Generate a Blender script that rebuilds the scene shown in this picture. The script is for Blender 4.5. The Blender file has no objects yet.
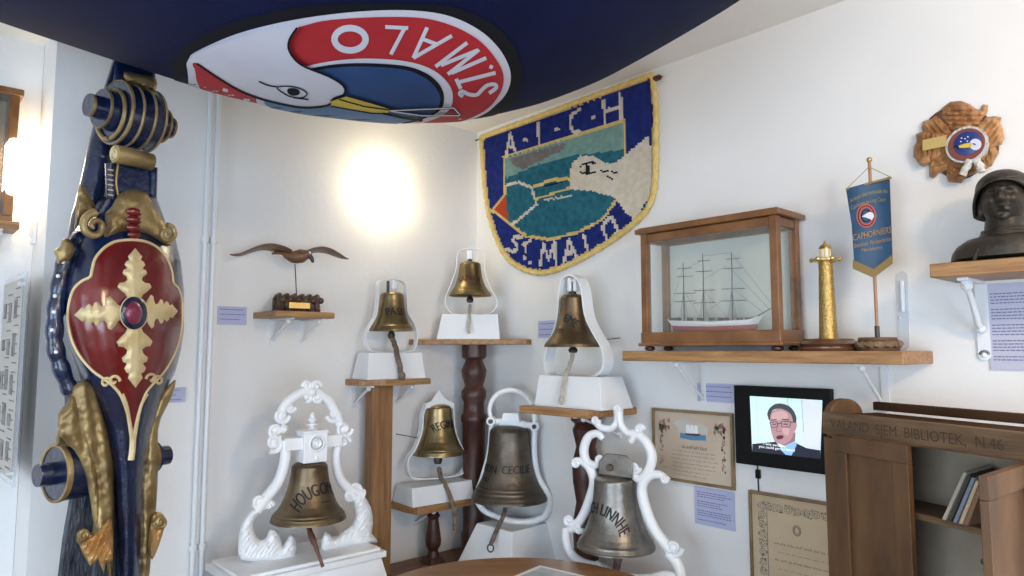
import bpy, bmesh, random, math
import numpy as np
from math import sin, cos, pi, radians, atan, sqrt, tan, hypot
from mathutils import Vector, Matrix, geometry, noise

random.seed(7)
SC = bpy.context.scene
COL = SC.collection
# ------------------------------------------------------------------ camera
FPX = 700.0
YAW = radians(47.8); PITCH = atan(62/700.0)
CG = YAW + atan(36/703.0)
CAM = Vector((-3.5*cos(CG), -3.5*sin(CG), 1.55))
RV = Vector((sin(YAW), -cos(YAW), 0))
FV = Vector((cos(YAW)*cos(PITCH), sin(YAW)*cos(PITCH), sin(PITCH)))
UV_ = RV.cross(FV)
cd = bpy.data.cameras.new('camera'); cam = bpy.data.objects.new('camera', cd); COL.objects.link(cam)
cd.sensor_width = 36; cd.lens = 36*FPX/1024; cd.clip_start = .05
mt_ = Matrix((RV, UV_, -FV)).transposed().to_4x4(); mt_.translation = CAM
cam.matrix_world = mt_; SC.camera = cam
# ------------------------------------------------------------------ world, exposure, daylight
w = bpy.data.worlds.new('world'); SC.world = w; w.use_nodes = True
w.node_tree.nodes['Background'].inputs[0].default_value = (.55, .75, 1, 1)
w.node_tree.nodes['Background'].inputs[1].default_value = 1.0
SC.view_settings.view_transform = 'Standard'; SC.view_settings.look = 'None'
SC.view_settings.gamma = 1; SC.view_settings.use_curve_mapping = False
SC.view_settings.exposure = -0.1
def area(name, loc, rot, sx, sy, power, color):
    l = bpy.data.lights.new(name, 'AREA'); l.shape = 'RECTANGLE'; l.size = sx; l.size_y = sy
    l.energy = power; l.color = color
    o = bpy.data.objects.new(name, l); COL.objects.link(o); o.location = loc; o.rotation_euler = rot
    return o
def point(name, loc, power, color, r):
    l = bpy.data.lights.new(name, 'POINT'); l.energy = power; l.color = color; l.shadow_soft_size = r
    o = bpy.data.objects.new(name, l); COL.objects.link(o); o.location = loc
# daylight entering the two windows of the room (behind the viewer and at the far left)
area('window_daylight', (-5.3, -2.6, 1.15), (radians(90), 0, radians(-90)), 2.6, 1.7, 96, (.70, .85, 1))
area('window_daylight', (-2.9, -5.3, 1.15), (radians(90), 0, 0), 2.4, 1.7, 104, (.64, .80, 1))
# ceiling lamp glow and the two wall lamps
point('ceiling_lamp_light', (-1.25, -3.45, 2.35), 50, (1, .74, .47), .10)

# ------------------------------------------------------------------ measuring helpers
def ray(px, py): return FV + RV*((px-512)/FPX) + UV_*((288-py)/FPX)
def onY(px, py, y):
    d = ray(px, py); return CAM + d*((y-CAM.y)/d.y)
def onX(px, py, x):
    d = ray(px, py); return CAM + d*((x-CAM.x)/d.x)
def onZ(px, py, z):
    d = ray(px, py); return CAM + d*((z-CAM.z)/d.z)
def onL(px, py, o=0): return onY(px, py, -o)
def onR(px, py, o=0): return onX(px, py, -o)
class Fr:
    """local frame of a thing: x right, z up, -y to its front"""
    def __init__(s, loc, deg):
        s.loc = Vector(loc); s.a = radians(deg)
        s.X = Vector((cos(s.a), sin(s.a), 0)); s.Y = Vector((-sin(s.a), cos(s.a), 0))
        s.k = (s.loc-CAM).dot(FV)/FPX
    def p(s, px, py, y=0.0):
        d = ray(px, py); t = (y - (CAM-s.loc).dot(s.Y))/d.dot(s.Y)
        q = CAM + d*t - s.loc
        return Vector((q.dot(s.X), y, q.z))
    def w(s, v): return s.loc + s.X*v[0] + s.Y*v[1] + Vector((0, 0, v[2]))

# ------------------------------------------------------------------ materials
MATS = {}
def mat(name, col, rough=.6, metal=0, col2=None, scale=20, bump=0, bscale=60, stretch=(1, 1, 1), emis=0, kind='noise', trans=0, coat=0, det=4, lo=.35, hi=.65, alpha=1, spec=.5):
    m = bpy.data.materials.new(name); m.use_nodes = True; nt = m.node_tree
    b = nt.nodes['Principled BSDF']
    b.inputs['Base Color'].default_value = (*col, 1); b.inputs['Roughness'].default_value = rough
    b.inputs['Metallic'].default_value = metal; b.inputs['Specular IOR Level'].default_value = spec
    if trans: b.inputs['Transmission Weight'].default_value = trans
    if coat: b.inputs['Coat Weight'].default_value = coat; b.inputs['Coat Roughness'].default_value = .15
    if alpha < 1: b.inputs['Alpha'].default_value = alpha
    if emis:
        b.inputs['Emission Color'].default_value = (*col, 1); b.inputs['Emission Strength'].default_value = emis
    tc = nt.nodes.new('ShaderNodeTexCoord'); mp = nt.nodes.new('ShaderNodeMapping')
    mp.inputs['Scale'].default_value = stretch
    nt.links.new(tc.outputs['Object'], mp.inputs[0])
    if col2:
        if kind == 'wave':
            n = nt.nodes.new('ShaderNodeTexWave'); n.inputs['Scale'].default_value = scale
            n.inputs['Distortion'].default_value = 6; n.inputs['Detail'].default_value = 3; n.inputs['Detail Scale'].default_value = 1.5
            f = n.outputs['Fac']
        else:
            n = nt.nodes.new('ShaderNodeTexNoise'); n.inputs['Scale'].default_value = scale; n.inputs['Detail'].default_value = det
            f = n.outputs['Fac']
        nt.links.new(mp.outputs[0], n.inputs['Vector'])
        r = nt.nodes.new('ShaderNodeValToRGB'); r.color_ramp.elements[0].color = (*col, 1); r.color_ramp.elements[1].color = (*col2, 1)
        r.color_ramp.elements[0].position = lo; r.color_ramp.elements[1].position = hi
        nt.links.new(f, r.inputs[0]); nt.links.new(r.outputs[0], b.inputs['Base Color'])
        if emis: nt.links.new(r.outputs[0], b.inputs['Emission Color'])
    if bump:
        n2 = nt.nodes.new('ShaderNodeTexNoise'); n2.inputs['Scale'].default_value = bscale; n2.inputs['Detail'].default_value = 5
        nt.links.new(mp.outputs[0], n2.inputs['Vector'])
        bp = nt.nodes.new('ShaderNodeBump'); bp.inputs['Strength'].default_value = bump; bp.inputs['Distance'].default_value = .01
        nt.links.new(n2.outputs['Fac'], bp.inputs['Height']); nt.links.new(bp.outputs[0], b.inputs['Normal'])
    return m
plaster = mat('plaster', (.80, .79, .775), .9, col2=(.83, .82, .805), scale=3, bump=.12, bscale=35)
ceil_m = mat('ceiling_paint', (.82, .80, .76), .9, col2=(.86, .84, .80), scale=3)
floor_m = mat('floor_wood', (.16, .10, .06), .5, col2=(.25, .16, .09), scale=4, stretch=(1, 8, 1))
oak = mat('oak', (.28, .135, .05), .45, col2=(.45, .25, .10), scale=7, stretch=(1.2, 12, 12), bump=.1, bscale=20)
oak_v = mat('oak_upright', (.22, .105, .04), .5, col2=(.36, .19, .08), scale=6, stretch=(9, 9, .8), bump=.1, bscale=20)
darkwood = mat('dark_wood', (.035, .012, .008), .4, col2=(.085, .03, .018), scale=8, stretch=(5, 5, 1), bump=.15, bscale=20)
benchwood = mat('bench_wood', (.14, .065, .03), .5, col2=(.24, .12, .06), scale=5, stretch=(1, 12, 1))
tablewood = mat('table_wood', (.24, .12, .05), .3, col2=(.36, .19, .085), scale=3, stretch=(1, 9, 1), coat=.3)
mahog = mat('mahogany', (.15, .06, .02), .35, col2=(.26, .115, .04), scale=6, stretch=(2, 2, 2), coat=.2)
oldwood = mat('old_cabinet_wood', (.045, .022, .011), .55, col2=(.19, .095, .036), scale=3.6, stretch=(3, 3, .9), bump=.25, bscale=14, det=7, lo=.25, hi=.75)
oldwood2 = mat('old_cabinet_rail_wood', (.085, .048, .024), .6, col2=(.19, .115, .058), scale=4, stretch=(1, 4, 8), bump=.3, bscale=30)
inwood = mat('cabinet_inside', (.30, .24, .17), .8, col2=(.42, .35, .27), scale=5, bump=.2, bscale=40)
carved = mat('carved_brown_wood', (.24, .10, .032), .45, col2=(.52, .27, .11), scale=12, bump=.3, bscale=40)
gullwood = mat('gull_brown_wood', (.13, .055, .025), .4, col2=(.22, .11, .055), scale=14, stretch=(1, 4, 4))
white = mat('white_paint', (.82, .84, .86), .45, col2=(.86, .87, .88), scale=10)
whitegloss = mat('white_gloss_paint', (.84, .86, .88), .3, col2=(.88, .89, .90), scale=20, bump=.1, bscale=60)
metalwhite = mat('white_metal', (.80, .82, .84), .3)
bronze = mat('bronze', (.11, .078, .045), .42, .9, col2=(.25, .185, .11), scale=9, bump=.12, bscale=50)
bronze_dark = mat('dark_bronze', (.085, .068, .052), .45, .85, col2=(.17, .14, .11), scale=10, bump=.2, bscale=60)
bronze_grey = mat('grey_bronze', (.17, .16, .14), .4, .9, col2=(.30, .28, .25), scale=14, bump=.15, bscale=70)
brass = mat('brass', (.50, .34, .11), .3, .85, col2=(.68, .48, .18), scale=9)
brass_bell = mat('polished_bell_brass', (.20, .15, .075), .33, .92, col2=(.40, .31, .165), scale=7, bump=.1, bscale=40)
iron = mat('dark_iron', (.06, .05, .045), .5, .7, col2=(.11, .09, .08), scale=20)
letter = mat('engraved_black', (.01, .01, .012), .6)
letter_red = mat('engraved_maroon', (.09, .02, .01), .6)
rope_m = mat('old_rope', (.13, .095, .07), .9, col2=(.24, .19, .14), scale=60, bump=.4, bscale=120)
rope_l = mat('pale_rope', (.42, .37, .31), .9, col2=(.55, .50, .43), scale=60, bump=.3, bscale=120)
navy = mat('navy_cloth', (.0012, .004, .034), .85, col2=(.002, .006, .046), scale=6, bump=.2, bscale=300, spec=.2)
black_c = mat('black_cloth', (.008, .008, .012), .9, spec=.2)
white_c = mat('white_cloth', (.62, .64, .74), .9, col2=(.66, .68, .77), scale=8)
red_c = mat('red_cloth', (.42, .012, .020), .85, col2=(.48, .018, .028), scale=8)
blue_c = mat('blue_cloth', (.010, .045, .16), .85, col2=(.016, .07, .22), scale=5)
yellow_c = mat('yellow_cloth', (.62, .47, .06), .85)
nblue = mat('navy_lacquer', (.003, .008, .032), .2, col2=(.005, .016, .058), scale=9, bump=.35, bscale=45, coat=.5)
nblack = mat('weathered_navy_bark', (.012, .018, .035), .5, col2=(.07, .08, .10), scale=10, stretch=(3, 3, 1), bump=1, bscale=22)
gold = mat('old_gold_leaf', (.20, .135, .055), .42, .5, col2=(.46, .34, .15), scale=12, bump=.35, bscale=40)
goldpale = mat('pale_gold_leaf', (.62, .49, .25), .5, .25, col2=(.74, .62, .36), scale=14, bump=.25, bscale=50)
maroon = mat('maroon_lacquer', (.11, .008, .008), .2, col2=(.17, .014, .013), scale=7, bump=.12, bscale=35, coat=.5)
cabo = mat('purple_stone', (.20, .02, .06), .25, coat=.5)
paper = mat('aged_paper', (.52, .42, .32), .8, col2=(.60, .50, .39), scale=6)
paper2 = mat('parchment', (.50, .38, .24), .8, col2=(.60, .47, .31), scale=5)
ink = mat('ink', (.09, .06, .06), .8)
inkgrey = mat('grey_ink', (.20, .17, .15), .8)
inkgreen = mat('green_ink', (.12, .20, .10), .8)
inkpink = mat('pink_ink', (.45, .18, .18), .8)
inkblue = mat('blue_ink', (.10, .25, .42), .8)
cardlilac = mat('lilac_card', (.46, .48, .68), .7, col2=(.48, .50, .70), scale=5)
cardgrey = mat('grey_lilac_card', (.50, .50, .62), .7, col2=(.52, .52, .64), scale=5)
cardink = mat('lilac_card_ink', (.16, .16, .30), .8)
blackpl = mat('black_plastic', (.003, .003, .003), .5, spec=.2)
clear = mat('clear_plastic', (.80, .84, .90), .15, alpha=.35)
glassm = bpy.data.materials.new('case_glass'); glassm.use_nodes = True
_n = glassm.node_tree; _b = _n.nodes['Principled BSDF']; _b.inputs['Base Color'].default_value = (.80, .92, .88, 1)
_b.inputs['Roughness'].default_value = .03; _b.inputs['Alpha'].default_value = .06; _b.inputs['Specular IOR Level'].default_value = .5
bust_m = mat('dark_bust_bronze', (.030, .025, .019), .42, .35, col2=(.055, .045, .034), scale=14, bump=.3, bscale=60)
opal = mat('opal_lamp_glass', (1, .84, .58), .3, emis=15)
t_blue = mat('tapestry_blue_wool', (.008, .018, .13), .95, col2=(.014, .03, .21), scale=40)
t_cream = mat('tapestry_cream_wool', (.60, .53, .42), .95, col2=(.70, .63, .52), scale=40)
t_teal = mat('tapestry_teal_wool', (.015, .11, .15), .95, col2=(.03, .17, .215), scale=40)
t_green = mat('tapestry_pale_green_wool', (.18, .32, .28), .95, col2=(.25, .38, .33), scale=40)
t_grey = mat('tapestry_grey_wool', (.17, .15, .14), .95, col2=(.24, .21, .19), scale=40)
t_gold = mat('tapestry_yellow_wool', (.62, .45, .14), .95, col2=(.72, .55, .22), scale=40)
t_red = mat('tapestry_red_wool', (.48, .07, .02), .95)
t_black = mat('tapestry_black_wool', (.01, .01, .015), .95)
penn = mat('pennant_blue_silk', (.012, .05, .11), .6, col2=(.025, .085, .17), scale=12)
hullred = mat('hull_red', (.30, .035, .02), .5); hullwhite = mat('hull_white', (.75, .77, .78), .4)
shipdark = mat('ship_spars', (.10, .075, .06), .6); rig = mat('ship_rigging', (.09, .08, .075), .8)
seaback = mat('case_pale_back', (.55, .58, .52), .8, col2=(.60, .63, .57), scale=3)

# ------------------------------------------------------------------ mesh builder
def catmull(pts, n=6, closed=False):
    P = [Vector(p) for p in pts]; L = len(P); out = []
    segs = L if closed else L-1
    for i in range(segs):
        if closed: a, b, c, d = P[(i-1) % L], P[i], P[(i+1) % L], P[(i+2) % L]
        else: a, b, c, d = P[max(i-1, 0)], P[i], P[i+1], P[min(i+2, L-1)]
        for j in range(n):
            t = j/n
            out.append(.5*((2*b)+(c-a)*t+(2*a-5*b+4*c-d)*t*t+(3*b-a-3*c+d)*t**3))
    if not closed: out.append(P[-1])
    return out
class MB:
    def __init__(s): s.v = []; s.f = []; s.mi = []; s.cur = 0
    def add(s, vs, fs):
        o = len(s.v); s.v += [tuple(v) for v in vs]; s.f += [tuple(i+o for i in f) for f in fs]; s.mi += [s.cur]*len(fs); return s
    def box(s, c, d, rot=0, top=1.0):
        cx, cy, cz = c; x, y, z = d[0]/2, d[1]/2, d[2]/2; vs = []
        for sz in (-1, 1):
            f = top if sz > 0 else 1
            for a, b in ((-1, -1), (1, -1), (1, 1), (-1, 1)):
                X, Y = a*x*f, b*y*f
                vs.append((cx+X*cos(rot)-Y*sin(rot), cy+X*sin(rot)+Y*cos(rot), cz+sz*z))
        return s.add(vs, [(3, 2, 1, 0), (4, 5, 6, 7), (0, 1, 5, 4), (1, 2, 6, 5), (2, 3, 7, 6), (3, 0, 4, 7)])
    def hexa(s, b, t):   # bottom 4 points, top 4 points
        return s.add(list(b)+list(t), [(3, 2, 1, 0), (4, 5, 6, 7), (0, 1, 5, 4), (1, 2, 6, 5), (2, 3, 7, 6), (3, 0, 4, 7)])
    def lathe(s, prof, c=(0, 0, 0), n=40, axis='z', sy=1.0, ring=False):
        vs = []; fs = []; m = len(prof)
        for i in range(n):
            a = 2*pi*i/n
            for r, z in prof:
                if axis == 'z': vs.append((c[0]+r*sin(a), c[1]-r*cos(a)*sy, c[2]+z))
                elif axis == 'x': vs.append((c[0]+z, c[1]+r*sin(a)*sy, c[2]+r*cos(a)))
                else: vs.append((c[0]+r*cos(a), c[1]+z, c[2]+r*sin(a)*sy))
        for i in range(n):
            for j in range(m if ring else m-1):
                a, b = i*m, ((i+1) % n)*m; j2 = (j+1) % m
                fs.append((a+j, b+j, b+j2, a+j2))
        if ring: return s.add(vs, fs)
        if prof[0][0] > 1e-6: fs.append(tuple(i*m for i in reversed(range(n))))
        if prof[-1][0] > 1e-6: fs.append(tuple(i*m+m-1 for i in range(n)))
        return s.add(vs, fs)
    def ball(s, c, r, n=14, sc=(1, 1, 1)):
        pr = [(r*sin(pi*j/(n//2+3)), -r*cos(pi*j/(n//2+3))) for j in range(n//2+4)]
        k = MB().lathe(pr, n=n)
        return s.add([(c[0]+v[0]*sc[0], c[1]+v[1]*sc[1], c[2]+v[2]*sc[2]) for v in k.v], k.f)
    def tube(s, pts, r, n=10, closed=False, flat=(1, 1), lobes=0, twist=0, up=(0, 1, 0)):
        P = [Vector(p) for p in pts]; L = len(P); vs = []; fs = []; u = Vector(up)
        rr = r if hasattr(r, '__len__') else [r]*L
        dist = 0
        for i, p in enumerate(P):
            if closed: t = P[(i+1) % L]-P[i-1]
            else: t = P[min(i+1, L-1)]-P[max(i-1, 0)]
            t = t.normalized() if t.length > 1e-9 else Vector((0, 0, 1))
            x = t.cross(u)
            if x.length < .05: x = t.cross(Vector((1, .01, .02)))
            x.normalize(); y = x.cross(t).normalized()
            if i: dist += (P[i]-P[i-1]).length
            q = rr[min(len(rr)-1, int(i*len(rr)/L))] if len(rr) != L else rr[i]
            for j in range(n):
                a = 2*pi*j/n
                g = q*(1+(.22*cos(lobes*a+twist*dist) if lobes else 0))
                vs.append(p+x*(cos(a)*g*flat[0])+y*(sin(a)*g*flat[1]))
        for i in range(L if closed else L-1):
            for j in range(n):
                a = i*n; b = ((i+1) % L)*n; fs.append((a+j, a+(j+1) % n, b+(j+1) % n, b+j))
        if not closed: fs += [tuple(reversed(range(n))), tuple((L-1)*n+j for j in range(n))]
        return s.add(vs, fs)
    def strap(s, pts, wy, th, closed=True):   # flat band standing edge-on; path in the x-z plane, width along y
        P = [Vector(p) for p in pts]; L = len(P); vs = []; fs = []
        for i, p in enumerate(P):
            if closed: t = P[(i+1) % L]-P[i-1]
            else: t = P[min(i+1, L-1)]-P[max(i-1, 0)]
            nn = Vector((t.z, 0, -t.x)).normalized()*th/2
            for a, b in ((-1, -1), (1, -1), (1, 1), (-1, 1)): vs.append(p+nn*a+Vector((0, b*wy/2, 0)))
        for i in range(L if closed else L-1):
            for j in range(4):
                a = i*4; b = ((i+1) % L)*4; fs.append((a+j, a+(j+1) % 4, b+(j+1) % 4, b+j))
        if not closed: fs += [(3, 2, 1, 0), tuple((L-1)*4+j for j in range(4))]
        return s.add(vs, fs)
    def prism(s, front, back):   # two matching loops
        n = len(front); return s.add(list(front)+list(back), [tuple(range(n)), tuple(reversed(range(n, 2*n)))]+[(i, i+n, (i+1) % n+n, (i+1) % n) for i in range(n)])
    def build(s, name, m, parent=None, smooth=35, bevel=0, loc=None):
        me = bpy.data.meshes.new(name); me.from_pydata(s.v, [], s.f); 
        ms = m if isinstance(m, (list, tuple)) else [m]
        for q in ms: me.materials.append(q)
        if len(ms) > 1: me.polygons.foreach_set('material_index', s.mi)
        bm = bmesh.new(); bm.from_mesh(me); bmesh.ops.recalc_face_normals(bm, faces=bm.faces); bm.to_mesh(me); bm.free()
        if smooth: me.shade_smooth(); me.set_sharp_from_angle(angle=radians(smooth))
        else: me.shade_flat()
        o = bpy.data.objects.new(name, me); COL.objects.link(o)
        if parent: o.parent = parent
        if loc is not None: o.location = loc
        if bevel:
            b = o.modifiers.new('bevel', 'BEVEL'); b.width = bevel; b.segments = 2; b.limit_method = 'ANGLE'
        return o
def tag(o, label, cat, group=None):
    o['label'] = label; o['category'] = cat
    if group: o['group'] = group
    return o
def thing(name, label, cat, F, group=None):
    o = bpy.data.objects.new(name, None); COL.objects.link(o); o.empty_display_size = .05
    o.location = F.loc; o.rotation_euler = (0, 0, F.a)
    return tag(o, label, cat, group)
def struct(name, mb, m, **k):
    o = mb.build(name, m, **k); o['kind'] = 'structure'; return o
# triangulated patch of a 2-D outline with inner grid points
def cdt(outline, step, holes=()):
    pts = [Vector((p[0], p[1])) for p in outline]; n = len(pts)
    edges = []; allp = list(pts)
    xs = [p.x for p in pts]; ys = [p.y for p in pts]
    def inside(x, y):
        c = False; j = n-1
        for i in range(n):
            if (ys[i] > y) != (ys[j] > y) and x < (xs[j]-xs[i])*(y-ys[i])/(ys[j]-ys[i])+xs[i]: c = not c
            j = i
        return c
    faces = [list(range(n))]
    x = min(xs)+step/2
    while x < max(xs):
        y = min(ys)+step/2
        while y < max(ys):
            if inside(x, y): allp.append(Vector((x, y)))
            y += step
        x += step
    r = geometry.delaunay_2d_cdt(allp, edges, faces, 1, 1e-5)
    return r[0], r[2]
def dense(pts, step, closed=True):
    out = []; L = len(pts)
    for i in range(L if closed else L-1):
        a = Vector(pts[i]); b = Vector(pts[(i+1) % L]); k = max(1, int((b-a).length/step))
        for j in range(k): out.append(a+(b-a)*(j/k))
    if not closed: out.append(Vector(pts[-1]))
    return out
def edgedist(p, ol):
    best = 1e9; n = len(ol)
    for i in range(n):
        a = ol[i]; b = ol[(i+1) % n]; ab = b-a; L = ab.length_squared
        t = 0 if L == 0 else max(0, min(1, (p-a).dot(ab)/L)); d = (p-a-ab*t).length
        if d < best: best = d
    return best
def patch(mb, outline, fn, step=6, smooth_n=0):
    o = catmull([(a, b) for a, b in outline], smooth_n, True) if smooth_n else outline
    o = dense(o, step); v, f = cdt(o, step)
    mb.add([fn(p.x, p.y) for p in v], [tuple(q) for q in f])
def ribbon2(pts, wd, closed=False):
    P = [Vector(p) for p in pts]; L = len(P); l = []; r = []
    for i, p in enumerate(P):
        if closed: t = P[(i+1) % L]-P[i-1]
        else: t = P[min(i+1, L-1)]-P[max(i-1, 0)]
        nn = Vector((-t.y, t.x)).normalized()*wd/2
        l.append(p+nn); r.append(p-nn)
    return l, r
def ribbon(mb, pts, wd, fn, closed=False, step=5, n=0):
    if n: pts = catmull(pts, n, closed)
    pts = dense(pts, step, closed)
    l, r = ribbon2(pts, wd, closed); L = len(l)
    vs = [fn(p.x, p.y) for p in l]+[fn(p.x, p.y) for p in r]
    mb.add(vs, [(i, (i+1) % L, L+(i+1) % L, L+i) for i in range(L if closed else L-1)])
def puff(mb, F, outline, y0, th, R, step=3, smooth_n=0, back=True, noisy=0, rib=None):
    """carved relief: outline in pixels, inflated towards the front (and back)"""
    o = catmull(outline, smooth_n, True) if smooth_n else [Vector(p) for p in outline]
    o = dense(o, step); v, f = cdt(o, step)
    fv = []; bv = []; nb = len(v)
    for p in v:
        d = edgedist(p, o); h = sqrt(max(0, 1-(1-min(1, d/R))**2))*th
        if noisy: h += noisy*min(1, d/2)*noise.noise(Vector((p.x*.16, p.y*.16, 3)))
        if rib: h *= 1-rib[0]*min(1, d/3)*(.5+.5*cos(rib[1]*p.x+rib[2]*p.y))
        q = F.p(p.x, p.y, y0-h); fv.append(q)
        q2 = F.p(p.x, p.y, y0+(h*.8 if back else .002)); bv.append(q2)
    mb.add(fv+bv, [tuple(q) for q in f]+[tuple(i+nb for i in reversed(q)) for q in f])
TXT = {}
def text2d(s, size, sub=2):
    """flat lettering: vertices (centred on x, baseline z=0) and faces"""
    key = (s, sub)
    if key not in TXT:
        cu = bpy.data.curves.new('lettering', 'FONT'); cu.body = s; cu.size = 1; cu.align_x = 'CENTER'; cu.resolution_u = 3; cu.offset = 0.0
        o = bpy.data.objects.new('lettering', cu); COL.objects.link(o)
        bpy.context.view_layer.update()
        dg = bpy.context.evaluated_depsgraph_get(); me = bpy.data.meshes.new_from_object(o.evaluated_get(dg))
        bm = bmesh.new(); bm.from_mesh(me)
        bmesh.ops.triangulate(bm, faces=bm.faces)
        if sub: bmesh.ops.subdivide_edges(bm, edges=bm.edges, cuts=sub, use_grid_fill=True)
        TXT[key] = ([(v.co.x, v.co.y) for v in bm.verts], [tuple(v.index for v in f.verts) for f in bm.faces])
        bm.free(); bpy.data.objects.remove(o); bpy.data.curves.remove(cu); bpy.data.meshes.remove(me)
    v, f = TXT[key]
    return [(a*size, b*size) for a, b in v], f

# ================================================================== THE ROOM
H = 2.655; XE = -1.822; YB = .25; XL = -5.2; YF = -5.2
struct('floor', MB().box(((XL)/2, (YF+.25)/2, -.05), (-XL+.2, -YF+.65, .1)), floor_m, smooth=0)
struct('ceiling', MB().box(((XL)/2, (YF+.25)/2, H+.05), (-XL+.2, -YF+.65, .1)), ceil_m, smooth=0)
struct('wall_left', MB().box((XE/2, .175, H/2), (-XE, .35, H)), plaster, smooth=0)
struct('wall_right', MB().box((.05, YF/2, H/2), (.1, -YF, H)), plaster, smooth=0)
struct('wall_back', MB().box(((XL+XE)/2-.001, YB+.05, H/2), (XE-XL, .1, H)), plaster, smooth=0)
b = MB()   # wall behind the viewer with a window opening
b.box((XL/2, YF-.05, .15), (-XL, .1, .3)).box((XL/2, YF-.05, 2.33), (-XL, .1, .65))
b.box((-4.7, YF-.05, 1.15), (1.0, .1, 1.7)).box((-.8, YF-.05, 1.15), (1.6, .1, 1.7))
struct('wall_front', b, plaster, smooth=0)
b = MB()
b.box((XL-.05, YF/2, .15), (.1, -YF+.5, .3)).box((XL-.05, YF/2, 2.33), (.1, -YF+.5, .65))
b.box((XL-.05, -4.7, 1.15), (.1, 1.2, 1.7)).box((XL-.05, -.45, 1.15), (.1, 1.5, 1.7))
struct('wall_far_left', b, plaster, smooth=0)

# ------------------------------------------------------------------ pipes
def pipe_line(px, label):
    p = onL(px, 300, .022); F = Fr((p.x, p.y, 0), 0)
    t = thing('conduit_pipe', label, 'pipe', F, 'thin white pipes on the left wall')
    MB().lathe([(.009, .0), (.009, H-.01)], n=14).build('pipe', metalwhite, t)
    for z in (1.95, .83):
        MB().lathe([(.014, z), (.014, z+.022)], n=14).box((0, .012, z+.011), (.02, .02, .016)).build('clip', metalwhite, t)
pipe_line(211.5, 'thin white vertical pipe nearer the carved blue post, left of the pair')
pipe_line(204.5, 'thin white vertical pipe on the left side of the pipe pair') if False else None
pipe_line(203.0, 'thin white vertical pipe, left one of the pair beside the carved post')
bpy.data.objects['conduit_pipe']['label'] = 'thin white vertical pipe, right one of the pair beside the gull shelf'

# ------------------------------------------------------------------ label cards
def card(px, label, wall, corners, m=cardlilac, lines=6, paras=2, tilt=0):
    a, b2, c, d = corners   # tl,tr,br,bl pixels
    F = Fr((onL if wall == 'L' else onR)(*c if False else d, .002), 0 if wall == 'L' else -90)
    o = F.p(*a).z; L = [F.p(*q) for q in (d, c, b2, a)]
    wd = ((L[1].x-L[0].x)+(L[2].x-L[3].x))/2; ht = L[3].z
    th = -.002
    t = thing('label_card', label, 'card', F)
    MB().box((wd/2, th/2-.001, ht/2), (wd, .002, ht)).build('card', m, t, smooth=0)
    mb = MB(); rnd = random.Random(int(a[0]*7+a[1]))
    n = lines; gap = ht*.8/n
    for i in range(n):
        if paras and i % (max(2, n//paras)) == max(2, n//paras)-1: continue
        z = ht*.9-gap*(i+.5); x = wd*.07; end = wd*(.6+.33*rnd.random()); 
        while x < end:
            l = wd*(.03+.06*rnd.random()); mb.box((x+l/2, -.0035, z), (l, .0006, gap*.32)); x += l+wd*.018
    mb.build('printed_text', cardink, t, smooth=0)
card(0, 'small lilac printed card left of the gull shelf', 'L', ((217, 306), (246, 307), (246, 325), (217, 324.5)), lines=6, paras=3)
card(0, 'lilac card on the left wall half hidden by the carved blue post', 'L', ((160, 388), (185, 389), (185, 403), (160, 403)), lines=5, paras=2)
card(0, 'small lilac card in the corner behind the bell reading EME', 'R', ((538.5, 321), (562, 320), (562, 338), (538.5, 338)), lines=5, paras=2)
card(0, 'lilac card directly left of the video screen', 'R', ((698, 383), (738, 386), (738, 405), (698, 401)), lines=6, paras=3)
card(0, 'lilac card below the certificate with the painted ship', 'R', ((695.5, 486), (735.5, 493), (735.5, 531), (695.5, 523)), lines=13, paras=3)
card(0, 'large grey lilac text sheet under the shelf of the bust', 'R', ((991, 284), (1050, 278), (1050, 374), (991, 370)), m=cardgrey, lines=22, paras=4)

# ------------------------------------------------------------------ shelves
def bracket(parent, F, x, ytop, dep, drop=.1, up=0, m=None):
    m = m or metalwhite
    t = MB()
    t.box((x, -.003, ytop-drop/2+up/2), (.022, .006, drop+up)).box((x, -dep*.45, ytop-.003), (.016, dep*.9, .006))
    t.tube([(x, -.008, ytop-drop*.85), (x, -dep*.75, ytop-.008)], .0055, 8)
    t.ball((x, -dep*.72, ytop-.012), .011, 8).ball((x, -.008, ytop-drop*.83), .009, 8)
    t.build('bracket', m, parent, bevel=.001)
def rect_shelf(label, wall, pxa, pya, pxfront, pxend, thick, brackets, group=None, drop=.1, name='wall_shelf', near='left', dep=None, up=0, chamfer=0):
    """pxa: wall end, pxfront: same end at the front edge, pxend: the other end at the front edge"""
    if wall == 'L':
        A = onL(pxa, pya); dep = dep or -onX(pxfront, pya, A.x).y; x0 = A.x; x1 = onL(pxend, pya, dep).x
        F = Fr((x0, 0, A.z), 0); wd = x1-x0
    else:
        A = onR(pxa, pya); dep = dep or -onY(pxfront, pya, A.y).x; y0 = A.y; y1 = onR(pxend, pya, dep).y
        if near == 'left': F = Fr((0, y0, A.z), -90); wd = y0-y1
        else: F = Fr((0, y1, A.z), -90); wd = y1-y0
    t = thing(name, label, 'shelf', F, group)
    f = [(0, 0), (wd, 0), (wd, -dep), (0, -dep)]
    if chamfer: f = [(0, 0), (wd, 0), (wd, -dep), (chamfer*wd, -dep), (0, -dep*.62)]
    MB().prism([(a, b_, -thick) for a, b_ in f], [(a, b_, 0) for a, b_ in f]).build('board', oak, t, bevel=.003)
    for fx in brackets: bracket(t, F, fx*wd, -thick, dep, drop, up)
    return t, F, wd, dep
gs, gF, gw, gd = rect_shelf('small oak wall shelf under the flying gull carving', 'L', 253, 312.5, 276, 335, .024, (.32, .85))
p1, pF, pw, pd = rect_shelf('oak wall shelf on a square post under the bell reading PASS', 'L', 345, 379, 367, 431, .026, (.12, .8), chamfer=.28)
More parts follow.
